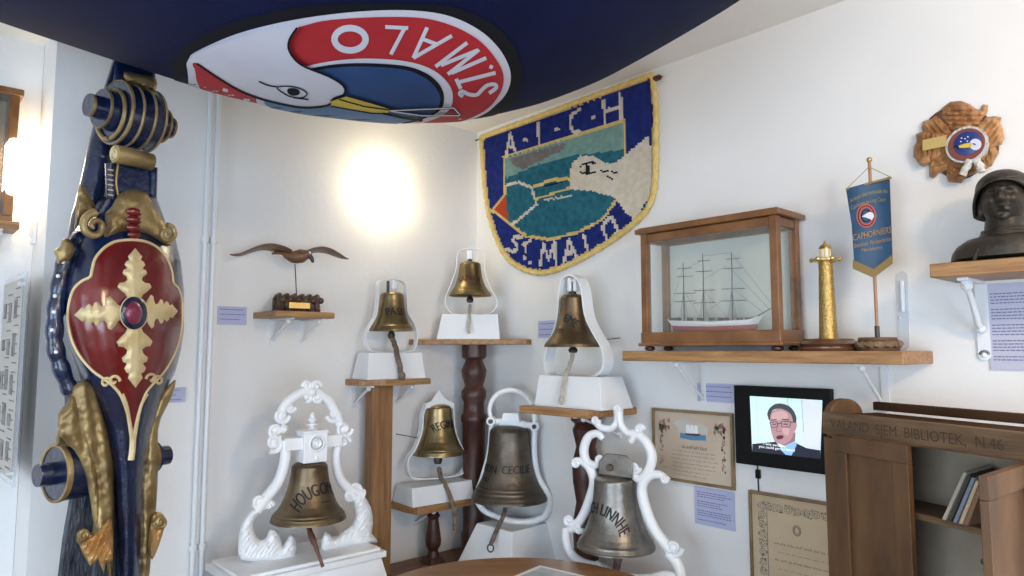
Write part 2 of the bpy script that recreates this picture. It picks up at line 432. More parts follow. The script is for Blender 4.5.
ls, lF, lw, ld = rect_shelf('long oak wall shelf carrying the ship case and brass lighthouse', 'R', 933, 351, 903, 622, .036, (.2, .86), near='right', drop=.16, up=0)
rs, rF, rw, rd = rect_shelf('small oak wall shelf under the bell reading REGINA', 'L', 389, 501, 414, 497, .03, (.3,), chamfer=.03, dep=.205)
# EME shelf: wall end at right
es, eF, ew, ed = rect_shelf('oak wall shelf on a dark post under the bell reading EME', 'R', 637, 407, 587, 519, .028, (.75,), near='right')
# bust shelf
_yl = onR(929, 264, .21).y
bF = Fr((0, _yl, onR(929, 264, .21).z), -90)
bs = thing('wall_shelf', 'short oak wall shelf under the dark bust at the right edge', 'shelf', bF)
MB().box((.27, -.105, -.018), (.54, .21, .036)).build('board', oak, bs, bevel=.003)
bm_ = MB(); bx = -(onR(982, 300, .0).y - _yl)
bm_.box((bx, -.004, -.135), (.03, .008, .20)).box((bx, -.085, -.04), (.026, .16, .008))
bm_.tube([(bx, -.15, -.045), (bx, -.10, -.085), (bx, -.05, -.15), (bx, -.012, -.17)], .008, 8)
bm_.lathe([(.015, -.008), (.015, 0)], (bx, 0, -.235), 20, 'y').ball((bx, -.13, -.055), .015, 8).ball((bx, -.025, -.165), .013, 8).ball((bx, -.01, -.235), .007, 8)
bm_.build('bracket', metalwhite, bs, bevel=.001)
# clear slotted standards over and under the right end of the long shelf
sF = Fr(onR(903, 352, 0), -90)
t = thing('shelf_standard', 'clear plastic upright strip on the wall behind the pennant stand', 'bracket', sF)
def slot(F, xa, ya, xb, yb, mb, wdt=.028):
    a = F.p(xa, ya, -.003); b_ = F.p(xb, yb, -.003); r = wdt/2
    pts = [(a.x-r*cos(q), -.003, a.z+r*sin(q)) for q in np.linspace(0, pi, 9)]+[(b_.x+r*cos(q), -.003, b_.z-r*sin(q)) for q in np.linspace(0, pi, 9)]
    mb.prism([(p[0], -.006, p[2]) for p in pts], [(p[0], -.0005, p[2]) for p in pts])
m1 = MB(); slot(sF, 902, 276, 904, 345, m1); m1.build('plate', clear, t)
m1 = MB(); m1.tube([sF.p(902, 281, -.01), sF.p(903, 312, -.01)], .006, 8); m1.ball(sF.p(900.5, 318, -.008), .004, 6); m1.build('handle', metalwhite, t)

# square oak post under the PASS shelf
q = onL(378, 470, .10); F = Fr((q.x, q.y, .617), 0)
MBp = MB(); a = F.p(366, 470).x; c = F.p(390, 470).x
tag(MBp.box((0, 0, (pF.loc.z-.026-.617)/2), ((c-a)*.86, .06, pF.loc.z-.026-.617)).build('wooden_post', oak_v, smooth=0, bevel=.003, loc=F.loc), 'square oak post standing under the shelf of the bell reading PASS', 'post')
# corner shelf + turned post
cz = onL(415, 339.5, 0).z; leg = .40
F = Fr((-.001, -.001, cz), 0)
f = [(0, 0), (-leg, 0), (-leg, -.03), (-.03, -leg), (0, -leg)]
tag(MB().prism([(a, b_, -.024) for a, b_ in f], [(a, b_, 0) for a, b_ in f]).build('corner_shelf', oak, bevel=.003, loc=F.loc), 'triangular oak corner shelf under the highest bell', 'shelf')
F = Fr((-.13, -.145, .617), -42)
hh = cz-.024-.617; r = F.k*13
prof = [(r*.9, 0), (r*.95, .1*hh), (r*.8, .12*hh), (r*.85, .4*hh), (r*.9, .62*hh), (r*1.0, .63*hh), (r*1.0, .655*hh), (r*.85, .67*hh), (r*.80, .72*hh), (r*.98, .745*hh), (r*.98, .775*hh), (r*.72, .80*hh), (r*.95, .85*hh), (r*1.0, .875*hh), (r*.8, .905*hh), (r*.68, .925*hh), (r*.98, .94*hh), (r*.98, 1*hh)]
tag(MB().lathe(prof, n=36).build('turned_post', darkwood, loc=F.loc), 'dark turned wooden post holding up the corner shelf', 'post')
# carved post under EME shelf
q = onR(586, 470, .075); F = Fr((q.x, q.y, .617), -42); hh = eF.loc.z-.028-.617; r = F.k*13.5
prof = [(r, 0), (r, .08*hh), (r*.75, .1*hh), (r*.95, .2*hh), (r*1.05, .35*hh), (r*.75, .48*hh), (r*1.0, .60*hh), (r*1.05, .70*hh), (r*.72, .80*hh), (r*.9, .86*hh), (r*1.0, .90*hh), (r*.8, .93*hh), (r*1.1, .95*hh), (r*1.15, hh)]
tag(MB().lathe(prof, n=36).build('turned_post', darkwood, loc=F.loc), 'dark turned post under the EME bell shelf, behind the scrolled white frame', 'post')
# small turned leg under REGINA shelf
q = onZ(433, 563, .617); F = Fr((q.x, q.y, .617), 0); hh = rF.loc.z-.03-.617; r = F.k*8
t = thing('shelf_support', 'short dark turned support under the REGINA bell shelf', 'support', F)
MB().box((0, 0, .014), (r*2.3, r*2.3, .028), top=.8).build('foot', darkwood, t, bevel=.003)
MB().lathe([(r*.85, .028), (r*.6, .055), (r*.95, .08), (r*1.0, .10), (r*.75, .16), (r*.62, hh*.8), (r*.85, hh*.86), (r*.6, hh*.9), (r*.9, hh)], n=28).build('spindle', darkwood, t)

# ------------------------------------------------------------------ bench and table
t = MB(); t.box((-.80, -.31, .597), (1.58, .60, .04)); t.box((-.31, -1.09, .597), (.60, .955, .04))
bn = bpy.data.objects.new('corner_bench', None); COL.objects.link(bn); bn.location = (0, 0, 0)
tag(bn, 'low dark brown wooden bench running round the corner beneath the bells', 'bench')
t.build('top', benchwood, bn, smooth=0)
t = MB(); t.box((-.80, -.30, .288), (1.5, .50, .577)); t.box((-.30, -1.05, .288), (.50, .95, .577)); t.build('base', benchwood, bn, smooth=0)
# round table
TZ = .82; tc = onZ(515, 557, TZ); dv = Vector((FV.x, FV.y, 0)).normalized(); R_ = .48; tc = tc-dv*R_
F = Fr((tc.x, tc.y, 0), -42)
t = thing('round_table', 'round polished wooden table in front of the bells', 'table', F)
MB().lathe([(0, TZ-.028), (R_-.02, TZ-.028), (R_, TZ-.02), (R_, TZ-.006), (R_-.006, TZ), (0, TZ)], n=96).build('tabletop', tablewood, t)
MB().lathe([(.16, .03), (.05, .08), (.035, .3), (.06, .4), (.035, .55), (.05, .7), (.1, TZ-.028)], n=32).build('column', tablewood, t)
MB().box((0, 0, .02), (.6, .07, .04)).box((0, 0, .02), (.07, .6, .04)).build('foot', tablewood, t, bevel=.006)
# picture sheet on the table
q = onZ(545, 566.5, TZ+.001); F = Fr((q.x, q.y, TZ), 0)
c4 = [onZ(515, 576, TZ), onZ(540, 566, TZ), onZ(570, 573, TZ)]
e1 = (c4[2]-c4[1]); e1.z = 0; e1.normalize(); e2 = Vector((e1.y, -e1.x, 0))
o_ = c4[1]
F = Fr((o_.x, o_.y, TZ+.0005), math.degrees(math.atan2(e1.y, e1.x)))
t = thing('printed_sheet', 'white sheet with a blue grey picture lying on the round table', 'paper', F)
MB().box((.12, -.10, .001), (.24, .20, .002)).build('sheet', white, t, smooth=0)
MB().box((.12, -.10, .0023), (.205, .165, .0006)).build('picture', mat('sheet_picture', (.25, .32, .40), .6, col2=(.55, .60, .66), scale=12), t, smooth=0)

# ------------------------------------------------------------------ BELLS
def gflare(t, e):
    K = [(0, 1), (.03, .985), (.07, .93), (.12, .82), (.2, .63), (.3, .45), (.42, .30), (.55, .18), (.7, .09), (.85, .035), (1, 0)]
    for (a, ya), (b_, yb) in zip(K, K[1:]):
        if t <= b_: return (ya+(yb-ya)*(t-a)/(b_-a))**e
    return 0
def bell_parts(t, F, cx, ym, yt, rm, rs, m, e=1.0, texts=(), yoff=0.0, lm=letter, clap=8, rings=(.09, .13), crown=True, cl_m=iron):
    k = F.k; c = F.p(cx, ym, yoff); Hh = F.p(cx, yt, yoff).z-c.z; rm *= k; rs *= k
    def r(z):
        u = max(0, min(1, z/Hh)); q = rs+(rm-rs)*gflare(u, e)
        for g in rings: q += rm*.018*math.exp(-((u-g)/.012)**2)
        return q
    N = 60; th = rm*.07
    outer = [(r(Hh*i/N), Hh*i/N) for i in range(N+1)]
    top = [(rs*.97, Hh*1.02), (rs*.86, Hh*1.05), (rs*.62, Hh*1.07), (rs*.4, Hh*1.085), (.0, Hh*1.09)]
    inner = [(0.0, Hh*.95)]+[(max(.002, r(Hh*i/20)-th*(1.3 if i > 1 else .5)), Hh*i/20) for i in range(18, -1, -1)]
    bb = MB().lathe(inner+outer+top, c, 64).build('bell_body', m, t)
    for (s, size, z, Ra, az, u0, sq) in texts:
        v, f = text2d(s, size*k, 3); nv = len(v); bo = size*k*.022
        v = [(a*sq+dx, b_) for dx in (-bo, 0, bo) for a, b_ in v]; f = [tuple(i+o_*nv for i in q_) for o_ in range(3) for q_ in f]; z0 = z*k; mb = MB(); vs = []
        for (u, vv) in v:
            if Ra:
                ra = Ra*k; ph = (u+u0*k)/ra; uu = (ra+vv)*sin(ph); zz = (ra+vv)*cos(ph)-ra
            else: uu, zz = u, vv
            zz += z0; rr = r(zz)+.0016+.00012*(len(vs)//nv); a = radians(az)+uu/rr
            vs.append((c.x+rr*sin(a), c.y-rr*cos(a), c.z+zz))
        mb.add(vs, f); mb.build('lettering', lm, bb, smooth=0)
    if clap:
        L = clap*k
        MB().tube([(c.x, c.y, c.z+Hh*.9), (c.x, c.y, c.z-L*.2)], rm*.06, 10).lathe([(0, -L), (rm*.13, -L*.95), (rm*.17, -L*.55), (rm*.13, -L*.2), (rm*.08, 0)], c, 20).build('clapper', cl_m, t)
    if crown:
        MB().lathe([(rs*.30, Hh*1.08), (rs*.32, Hh*1.2), (rs*.2, Hh*1.22)], c, 20).build('crown', m, t)
    return c, Hh
def pedestal(label, F, top, bot, dt, db, group='white bell pedestals'):
    xl, xr, yt = top; xlb, xrb, yb = bot
    a = F.p(xl, yt, -dt/2); b_ = F.p(xr, yt, -dt/2); c = F.p(xlb, yb, -db/2); d = F.p(xrb, yb, -db/2)
    z1 = (a.z+b_.z)/2; z0 = min(c.z, d.z) if isinstance(yb, float) else (c.z+d.z)/2
    z0 = 0 if F.zb is None else F.zb-F.loc.z
    G = Fr((F.loc.x, F.loc.y, F.loc.z+z0), math.degrees(F.a)); h = z1-z0
    o = MB().hexa([(c.x, -db/2, 0), (d.x, -db/2, 0), (d.x, db/2, 0), (c.x, db/2, 0)], [(a.x, -dt/2, h), (b_.x, -dt/2, h), (b_.x, dt/2, h), (a.x, dt/2, h)]).build('bell_pedestal', white, smooth=0, bevel=.003)
    o.location = G.loc; o.rotation_euler = (0, 0, F.a)
    return tag(o, label, 'pedestal'), z1
def rope(t, F, pts, rad, m=rope_m, knots=(), y=-.0, name='bell_rope'):
    ys = y if isinstance(y, (list, tuple)) else [y]*len(pts)
    P = catmull([F.p(a, b_, q_) for (a, b_), q_ in zip(pts, ys)], 6)
    y = ys[-1]
    mb = MB().tube(P, rad, 9, lobes=3, twist=500)
    for a, b_, rr in knots: mb.ball(F.p(a, b_, y), rr, 10, (1, 1, 1.2))
    return mb.build(name, m, t)
def fl(cs, sx, ox, oy): return [(ox+a/sx, oy+b_/sx) for a, b_ in cs]

# --- PASS
zb = pF.loc.z; q = onL(392, 380, .10); F = Fr((q.x, q.y, zb), 0); F.zb = zb
P_, z1 = pedestal('white tapered block under the bell reading PASS', F, (369, 422, 352.5), (367.5, 426, 379.5), .09, .13)
t = thing('ship_bell', 'small brass bell reading PASS in a white strap frame', 'bell', Fr(F.loc+Vector((0, 0, z1)), 0))
G = Fr(F.loc+Vector((0, 0, z1)), 0)
bell_parts(t, G, 391.5, 331, 295, 22, 11.6, brass_bell, .9, texts=[('PASS', 10.5, 16, 30, -20, 0, .8)], lm=letter, clap=8, crown=False)
st = fl([(150, 42), (122, 62), (118, 140), (108, 205), (74, 265), (66, 310), (80, 350), (112, 363), (255, 361), (284, 342), (293, 290), (280, 240), (252, 190), (246, 120), (240, 62), (205, 42)], 4.43, 350, 270)
MB().strap(catmull([G.p(a, b_) for a, b_ in st], 5, True), .026, .005).build('strap_frame', whitegloss, t)
MB().tube([G.p(388, 281), G.p(388, 296)], .006).tube([G.p(388, 294), G.p(396, 294)], .006).build('hanger', iron, t)
MB().box(G.p(394, 285), (.03, .02, .045)).build('hook_block', whitegloss, t, bevel=.008)
rope(t, G, [(392, 338), (395, 346), (398, 358), (402, 377)], .011, knots=[(402, 376, .016)], y=(0, -.03, -.07, -.09))
# --- corner bell
q = Vector((-.165, -.175, cz)); F = Fr(q, -42); F.zb = cz
P_, z1 = pedestal('white tapered block under the highest bell in the corner', F, (442, 498, 314), (436.5, 500, 338.6), .10, .13)
G = Fr(F.loc+Vector((0, 0, z1)), -42)
t = thing('ship_bell', 'small shiny brass bell in the corner, the highest bell, in a thin white loop', 'bell', G)
bell_parts(t, G, 470, 296, 264.4, 21.3, 10.5, brass_bell, .95, texts=[('SAMIRA', 7.5, 15, 22, 0, 0, .9)], lm=letter_red, clap=7, rings=(.09, .18, .24), crown=False)
st = fl([(150, 50), (120, 75), (112, 150), (85, 230), (55, 310), (65, 355), (110, 388), (270, 388), (318, 355), (322, 310), (290, 250), (262, 170), (258, 80), (235, 52)], 5.24, 435, 240)
MB().strap(catmull([G.p(a, b_) for a, b_ in st], 5, True), .022, .004).build('strap_frame', whitegloss, t)
MB().box(G.p(470, 255), (.030, .022, .045)).build('hook_block', whitegloss, t, bevel=.005)
MB().tube([G.p(470, 257), G.p(470, 266)], .011).build('hanger', iron, t)
rope(t, G, [(470, 305), (469, 318), (468.5, 333)], .0075, m=rope_l, y=(0, -.06, -.09))
# --- EME
zb = eF.loc.z; q = onR(580, 405, .15); F = Fr((q.x, q.y, zb), -90); F.zb = zb
P_, z1 = pedestal('white tapered block under the bell reading EME', F, (539, 600, 376), (534, 601, 408), .13, .19)
G = Fr(F.loc+Vector((0, 0, z1)), -90)
t = thing('ship_bell', 'dark brass bell reading EME in a wide white strap frame', 'bell', G)
bell_parts(t, G, 573, 347, 298, 29.3, 12, bronze, 1.0, texts=[('EME', 11, 26, 26, -10, 12, .8), ('773', 7.5, 13, 0, 2, 0, .85)], clap=6, crown=False, rings=(.06,))
cxg = G.p(573, 350).x; Z = lambda yy: G.p(573, yy).z; kk = G.k
loop = [G.p(a, b_) for a, b_ in ((575, 275.5), (582, 280), (586, 292), (588, 308), (591, 320), (598, 334), (605, 346), (608, 360), (606, 370), (598, 376), (578, 377.5), (555, 376.5), (550, 370), (549, 358), (553, 343), (559, 328), (562, 312), (563, 296), (565, 282), (569, 277))]
MB().strap(catmull(loop, 5, True), .055, .007).build('strap_frame', whitegloss, t)
MB().tube([(cxg, 0, Z(282)), (cxg, 0, Z(300))], .016).build('hanger', iron, t)
MB().box((cxg, -.018, Z(285)), (.018, .014, .055)).box((cxg+.02, -.0, Z(285)), (.016, .03, .055)).build('hook_block', whitegloss, t, bevel=.006)
rope(t, G, [(573, 352), (571, 362), (566, 374), (563, 388), (561, 402)], .008, m=rope_l, knots=[(561, 401, .012)], y=(0, -.03, -.07, -.10, -.12))
MB().tube([(cxg+31*kk, 0, Z(341)), (cxg+34*kk+.0, .13, Z(338)), ], .002, 6).build('stay_hook', iron, t)
# --- REGINA
zb = rF.loc.z; q = onL(437, 505, .11); F = Fr((q.x, q.y, zb), -3); F.zb = zb
P_, z1 = pedestal('white tapered block under the bell reading REGINA', F, (412, 472, 484), (413, 474, 511), .13, .175)
G = Fr(F.loc+Vector((0, 0, z1)), -3)
t = thing('ship_bell', 'brass bell reading REGINA E in a white strap frame with pointed top', 'bell', G)
bell_parts(t, G, 438, 454, 408, 26, 12.8, brass_bell, .85, texts=[('REGINA E', 11, 27, 34, 8, 0, .72)], clap=10, crown=False)
X2 = lambda cs: fl(cs, 2.937, 370, 380)
st = X2([(165, 68), (152, 100), (148, 150), (130, 200), (108, 235), (112, 275), (140, 290), (250, 280), (278, 258), (283, 225), (262, 190), (245, 140), (240, 68)])
MB().strap(catmull([G.p(a, b_) for a, b_ in st], 5, False), .03, .006, closed=False).build('strap_frame', whitegloss, t)
pk = X2([(163, 85), (163, 70), (180, 62), (202, 30), (225, 58), (243, 65), (243, 85), (225, 78), (180, 80)])
a_ = [G.p(a, b_, -.012) for a, b_ in pk]; b3 = [G.p(a, b_, .0) for a, b_ in pk]
MB().prism(a_, b3).build('gable_plate', whitegloss, t, bevel=.001)
MB().tube([G.p(418, 438, .0), G.p(396, 434, .07)], .0018, 6).build('stay_hook', iron, t)
rope(t, G, [(439, 468), (441, 477), (448, 490), (453, 505), (455, 520), (455, 531)], .010, knots=[(455, 511, .014)], y=(0, -.03, -.09, -.13, -.14, -.14))
# --- HOUGOMONT
q = onL(310, 560, .34); zt = q.z; F = Fr((q.x, q.y, zt), 0); F.zb = .617
P_, z1 = pedestal('large white block under the bell reading HOUGOMONT', F, (243, 381, 571), (232, 398, 650), .24, .34)
pp = P_
xa = F.p(237, 577, -.14).x; xb = F.p(387, 545, -.14).x
P_2 = MB().box(((xa+xb)/2, 0, .011), (xb-xa, .28, .022)).box(((xa+xb)/2, 0, .028), ((xb-xa)*.94, .25, .012))
pp_top = P_2.build('plinth_moulding', white, pp, bevel=.003)
pp_top.location = (0, 0, z1 + (F.loc.z - pp.location.z))
G = Fr(F.loc+Vector((0, 0, z1+.034)), -3)
t = thing('ship_bell', 'large bronze bell reading HOUGOMONT in an ornate white frame with two dolphins', 'bell', G)
bell_parts(t, G, 308.5, 519, 466, 37, 17.5, bronze, .9, texts=[('HOUGOMONT', 16, 27, 35, 16, 0, .62), ('—', 12, 17, 0, 18, 0, 1)], clap=0, rings=(.10, .15))
X3 = lambda cs: fl(cs, 2.795, 210, 370)
def tb(mb, cs, rads, conv, G, y=0, n=6):
    P = catmull([G.p(a, b_, y) for a, b_ in conv(cs)], n); L = len(P)
    rr = [np.interp(i/(L-1), np.linspace(0, 1, len(rads)), rads)*G.k for i in range(L)]
    mb.tube(P, rr, 12)
def spiral(mb, G, cx, cy, r0, turns, dirn, rad, y=0, start=0):
    P = []; L = int(turns*14)
    for i in range(L+1):
        a = start+dirn*2*pi*turns*i/L; q = r0*(1-.8*i/L)
        P.append(G.p(cx+q*cos(a), cy+q*sin(a), y-.006*i/L))
    mb.tube(P, [rad*G.k*(1-.45*i/L) for i in range(L+1)], 8)
mb = MB()
tb(mb, [(208, 195), (210, 250), (192, 310), (155, 360), (128, 392)], [5, 5.4, 5.4, 5.6, 6.5], X3, G)
tb(mb, [(362, 195), (352, 245), (362, 300), (392, 335), (425, 350)], [4.6, 4.8, 5, 5.6, 7], X3, G)
tb(mb, [(195, 140), (205, 105), (235, 75), (283, 58), (330, 85), (352, 120), (365, 145)], [4, 5, 5, 5.5, 5, 5, 4], X3, G)
mb.build('scroll_frame', whitegloss, t)
mb = MB()
for (a, b_, r_, tn, d_, s_) in [(200, 128, 8, 1.3, 1, 0), (178, 205, 9, 1.4, -1, 2), (185, 170, 8, 1.3, 1, 1), (140, 368, 8, 1.4, 1, 0), (165, 378, 4, 1.2, -1, 0), (348, 125, 8, 1.3, -1, 3), (375, 165, 8.5, 1.3, 1, 0), (372, 200, 7, 1.3, -1, 0), (405, 335, 8, 1.3, -1, 2), (388, 352, 5, 1.2, 1, 0), (272, 45, 5, 1.2, 1, 3), (296, 45, 5, 1.2, -1, 0), (272, 75, 5, 1.2, -1, 2), (298, 78, 5, 1.2, 1, 0), (225, 105, 5, 1.1, 1, 0)]:
    x_, y_ = X3([(a, b_)])[0]; mb = MB(); spiral(mb, G, x_, y_, r_, tn, d_, 2.5, -.006, s_); mb.ball(G.p(x_, y_, -.004), r_*.62*G.k, 10, (1, .6, 1)); mb.build('scroll_ornament', whitegloss, t)
for c_, y_ in (((284, 62), -.012), ((205, 165), -.004), ((362, 150), -.004)): MB().ball(G.p(*X3([c_])[0], y_), 4.8*G.k).build('scroll_knob', whitegloss, t)
for o_ in ([(140, 382), (112, 395), (86, 435), (78, 490), (88, 532), (160, 536), (236, 530), (238, 470), (226, 458), (212, 480), (202, 490), (196, 460), (182, 444), (165, 450), (158, 468), (140, 475), (124, 455), (122, 425), (135, 405), (150, 392)],
           [(392, 335), (425, 345), (450, 385), (456, 430), (452, 458), (468, 482), (390, 492), (318, 506), (312, 480), (322, 452), (338, 462), (352, 470), (372, 450), (398, 432), (408, 405), (400, 375), (384, 352)]):
    mb = MB(); puff(mb, G, X3(o_), 0, .034, 9, 2.2, 2, noisy=.006, rib=(.22, 1.5, .9)); mb.build('dolphin', whitegloss, t, smooth=60)
mb = MB()
a = G.p(*X3([(205, 208)])[0]); b_ = G.p(*X3([(362, 208)])[0]); c = G.p(*X3([(284, 212)])[0])
ax = (a+c)/2; mb.box((ax.x, 0, a.z), (c.x-a.x, .05, 12*G.k)); ax = (b_+c)/2; mb.box((ax.x, 0, a.z), (b_.x-c.x, .05, 12*G.k))
mb.box((c.x, 0, c.z), (25*G.k, .075, 31*G.k)).box((c.x, 0, c.z+15*G.k), (27*G.k, .085, 2.4*G.k))
mb.build('headstock', whitegloss, t, bevel=.003)
mb = MB().lathe([(9*G.k, -.002), (9*G.k, .0), (7.5*G.k, .004), (6.5*G.k, .0), (5*G.k, .0), (4*G.k, .006), (2.5*G.k, .001), (0, .004)][::-1], (c.x+.004, -.040, c.z+.012), 28, 'y')
mb.v = [(v[0], -.0375-(v[1]+.040), v[2]) for v in mb.v]
mb.ball((c.x+.004, -.038, c.z-.042), .008, 10).build('rosette', whitegloss, t)
MB().lathe([(6*G.k, 0), (6*G.k, 1.5*G.k), (2*G.k, 4*G.k), (3*G.k, 5*G.k), (6*G.k, 6*G.k), (6*G.k, 7*G.k), (2*G.k, 8.5*G.k), (4*G.k, 10*G.k), (4.5*G.k, 12*G.k), (2.5*G.k, 14*G.k), (2.6*G.k, 16*G.k), (0, 19*G.k)], (c.x, 0, c.z+15*G.k), 24).build('finial', whitegloss, t)
mb = MB().tube(catmull([G.p(308, 508), G.p(309, 528, -.06), G.p(315, 545, -.15), G.p(323, 567, -.185)], 5), [.006, .007, .009, .011, .008, .006, .006], 8)
mb.build('clapper_strap', mat('rusty_leather', (.09, .035, .025), .6, col2=(.16, .07, .05), scale=30), t)
# --- CECILIE
q = onZ(512, 566, .617); F = Fr((q.x, q.y, .617), -42); F.zb = .617
ped = Fr((q.x, q.y, .617), 3)
k_ = ped.k; zt_ = Fr(q, -42).p(512, 523).z
bw, tw = 40*k_, 25*k_
o = MB().hexa([(-bw, -bw, 0), (bw, -bw, 0), (bw, bw, 0), (-bw, bw, 0)], [(-tw, -tw, zt_), (tw, -tw, zt_), (tw, tw, zt_), (-tw, tw, zt_)]).build('bell_pedestal', white, smooth=0, bevel=.003)
o.location = ped.loc; o.rotation_euler = (0, 0, ped.a); tag(o, 'white pyramid shaped block under the bell reading CECILIE', 'pedestal')
G = Fr(Vector((q.x, q.y, .617+zt_)), -50)
t = thing('ship_bell', 'large dark bell reading CECILIE in a round white tube frame', 'bell', G)
bell_parts(t, G, 509.5, 499, 431, 38.5, 20, bronze_dark, 1.0, texts=[('MASON  CECILIE', 10.5, 29, 0, -17, 0, .88), ('1902', 6, 20, 0, -50, 0, 1)], clap=8, rings=(.05, .09, .15, .20), crown=False)
X4 = lambda cs: fl(cs, 3.29, 460, 385)
mb = MB()
tb(mb, [(104, 118), (98, 75), (118, 35), (165, 17), (212, 35), (240, 80), (246, 130)], [2.2, 2.4, 2.6, 2.8, 2.6, 2.4, 2.4], X4, G)
tb(mb, [(246, 130), (244, 220), (256, 300), (290, 365), (290, 410), (262, 440), (190, 450), (110, 428), (72, 405), (56, 365), (76, 300), (97, 215), (104, 118)], [2.8, 3, 3.2, 3.8, 4, 3.8, 3.2, 3, 3.2, 3.2, 3, 2.8, 2.6], X4, G)
mb.build('tube_frame', whitegloss, t)
mb = MB(); tb(mb, [(104, 118), (246, 135)], [3.4, 3.4], X4, G); tb(mb, [(132, 122), (215, 132)], [4.4, 4.4], X4, G)
x_, y_ = X4([(168, 106)])[0]; mb.box(G.p(x_, y_), (19*G.k, .05, 9*G.k), top=.8)
for c_ in ((104, 118), (246, 135)):
    x_, y_ = X4([c_])[0]; cc = G.p(x_, y_); mb.lathe([(4.6*G.k, -.026), (4.9*G.k, 0), (4.6*G.k, .026)], cc, 20, 'y')
mb.build('headstock', whitegloss, t, bevel=.002)
for c_ in ((104, 118), (246, 135)):
    x_, y_ = X4([c_])[0]; cc = G.p(x_, y_); MB().lathe([(2.2*G.k, -.036), (2.5*G.k, -.02)], cc, 12, 'y').build('bolt', iron, t)
rope(t, G, [(506, 505), (504, 515), (497, 530), (490.5, 545)], .009, y=(0, -.06, -.12, -.16))
MB().tube([G.p(490.5+3*cos(a), 548+4*sin(a), -.16) for a in np.linspace(0, 2*pi, 20)], .003, 8).build('rope_ring', iron, t)
# --- LOCH LINNHE
q = onR(616, 560, .24); F = Fr((q.x, q.y, .617), -76); F.zb = .617
zt = F.p(616, 579).z
o = MB().hexa([(-.22, -.085, 0), (.20, -.085, 0), (.20, .07, 0), (-.22, .07, 0)], [(-.20, -.07, zt), (.18, -.07, zt), (.18, .06, zt), (-.20, .06, zt)]).build('bell_pedestal', white, smooth=0, bevel=.003)
o.location = F.loc; o.rotation_euler = (0, 0, F.a); tag(o, 'low white block behind the table under the bell reading LINNHE', 'pedestal')
G = Fr(F.loc+Vector((0, 0, zt)), -76)
t = thing('ship_bell', 'grey bronze bell reading LINNHE in an ornate white scrolled frame', 'bell', G)
bell_parts(t, G, 616, 547, 480, 39, 21, bronze_grey, .95, texts=[('LOCH LINNHE', 15, 36, 32, -22, 6, .62)], clap=8, rings=(.04, .10), crown=False)
X5 = lambda cs: fl(cs, 3.095, 540, 390)
mb = MB()
for cs, rads in [
    ([(240, 58), (238, 95), (222, 118), (196, 118), (178, 106), (168, 92)], [4.5, 3.4, 3.6, 3.8, 3.5, 2.8]),
    ([(244, 58), (250, 105), (272, 132), (300, 130), (312, 116)], [4.5, 3.8, 4, 4, 3.4]),
    ([(196, 152), (178, 135), (150, 145), (136, 185), (145, 222), (172, 232), (190, 214)], [3.2, 4, 4.6, 5, 4.6, 4.2, 3]),
    ([(280, 160), (300, 140), (328, 160), (346, 205), (336, 250), (312, 275), (290, 262), (288, 236)], [3.2, 4.4, 5, 5.2, 5, 4.6, 4, 3]),
    ([(108, 226), (130, 220), (156, 245), (168, 285), (156, 335), (135, 385), (108, 425), (84, 432)], [3.5, 4.4, 5, 5.4, 5.4, 5, 4.8, 3.4]),
    ([(400, 280), (370, 262), (335, 268), (316, 300), (322, 350), (346, 415), (378, 465), (410, 500)], [2.2, 4, 5, 5.2, 5.6, 5.6, 5.6, 5.4]),
    ([(80, 425), (82, 470), (98, 510), (135, 535), (190, 545)], [4.4, 5, 5, 4.6, 3.6]),
    ([(395, 505), (420, 530), (435, 570), (425, 610)], [5, 5.6, 5.2, 5]),
    ([(190, 545), (250, 575), (330, 580), (390, 570), (425, 580)], [3.5, 3.5, 3.5, 3.5, 4])]:
    tb(mb, cs, rads, X5, G)
mb.build('scroll_frame', whitegloss, t)
mb = MB()
for (a, b_, r_, tn, d_, s_) in [(172, 92, 4, 1.2, 1, 0), (308, 122, 4.5, 1.3, -1, 0), (186, 214, 5, 1.3, 1, 0), (292, 240, 6, 1.3, 1, 0), (112, 228, 5, 1.3, -1, 0), (90, 402, 6, 1.3, 1, 0), (120, 430, 4, 1.2, 1, 0), (412, 490, 9.5, 1.5, 1, 0), (180, 540, 4, 1.2, 1, 0), (240, 55, 3, 1.2, 1, 0), (385, 275, 3.5, 1.2, 1, 0)]:
    x_, y_ = X5([(a, b_)])[0]; mb = MB(); spiral(mb, G, x_, y_, r_, tn, d_, 2.4, -.008, s_); mb.ball(G.p(x_, y_, -.006), r_*.6*G.k, 10, (1, .7, 1)); mb.build('scroll_ornament', whitegloss, t)
hs = X5([(181, 222), (205, 195), (268, 202), (287, 225), (287, 275), (181, 262)])
MB().prism([G.p(a, b_, -.03) for a, b_ in hs], [G.p(a, b_, .03) for a, b_ in hs]).build('headstock', bronze_grey, t, bevel=.004)
x_, y_ = X5([(228, 236)])[0]; MB().lathe([(3.6*G.k, -.042), (3.8*G.k, -.03)], G.p(x_, y_, 0), 16, 'y').build('bolt', bronze_dark, t, bevel=.002)
MB().tube(catmull([G.p(618, 552, 0), G.p(617, 566, -.02), G.p(614, 580, -.04)], 4), [.018, .013, .012], 10).build('clapper_strap', mat('maroon_leather', (.10, .045, .05), .6, col2=(.2, .10, .10), scale=30), t)

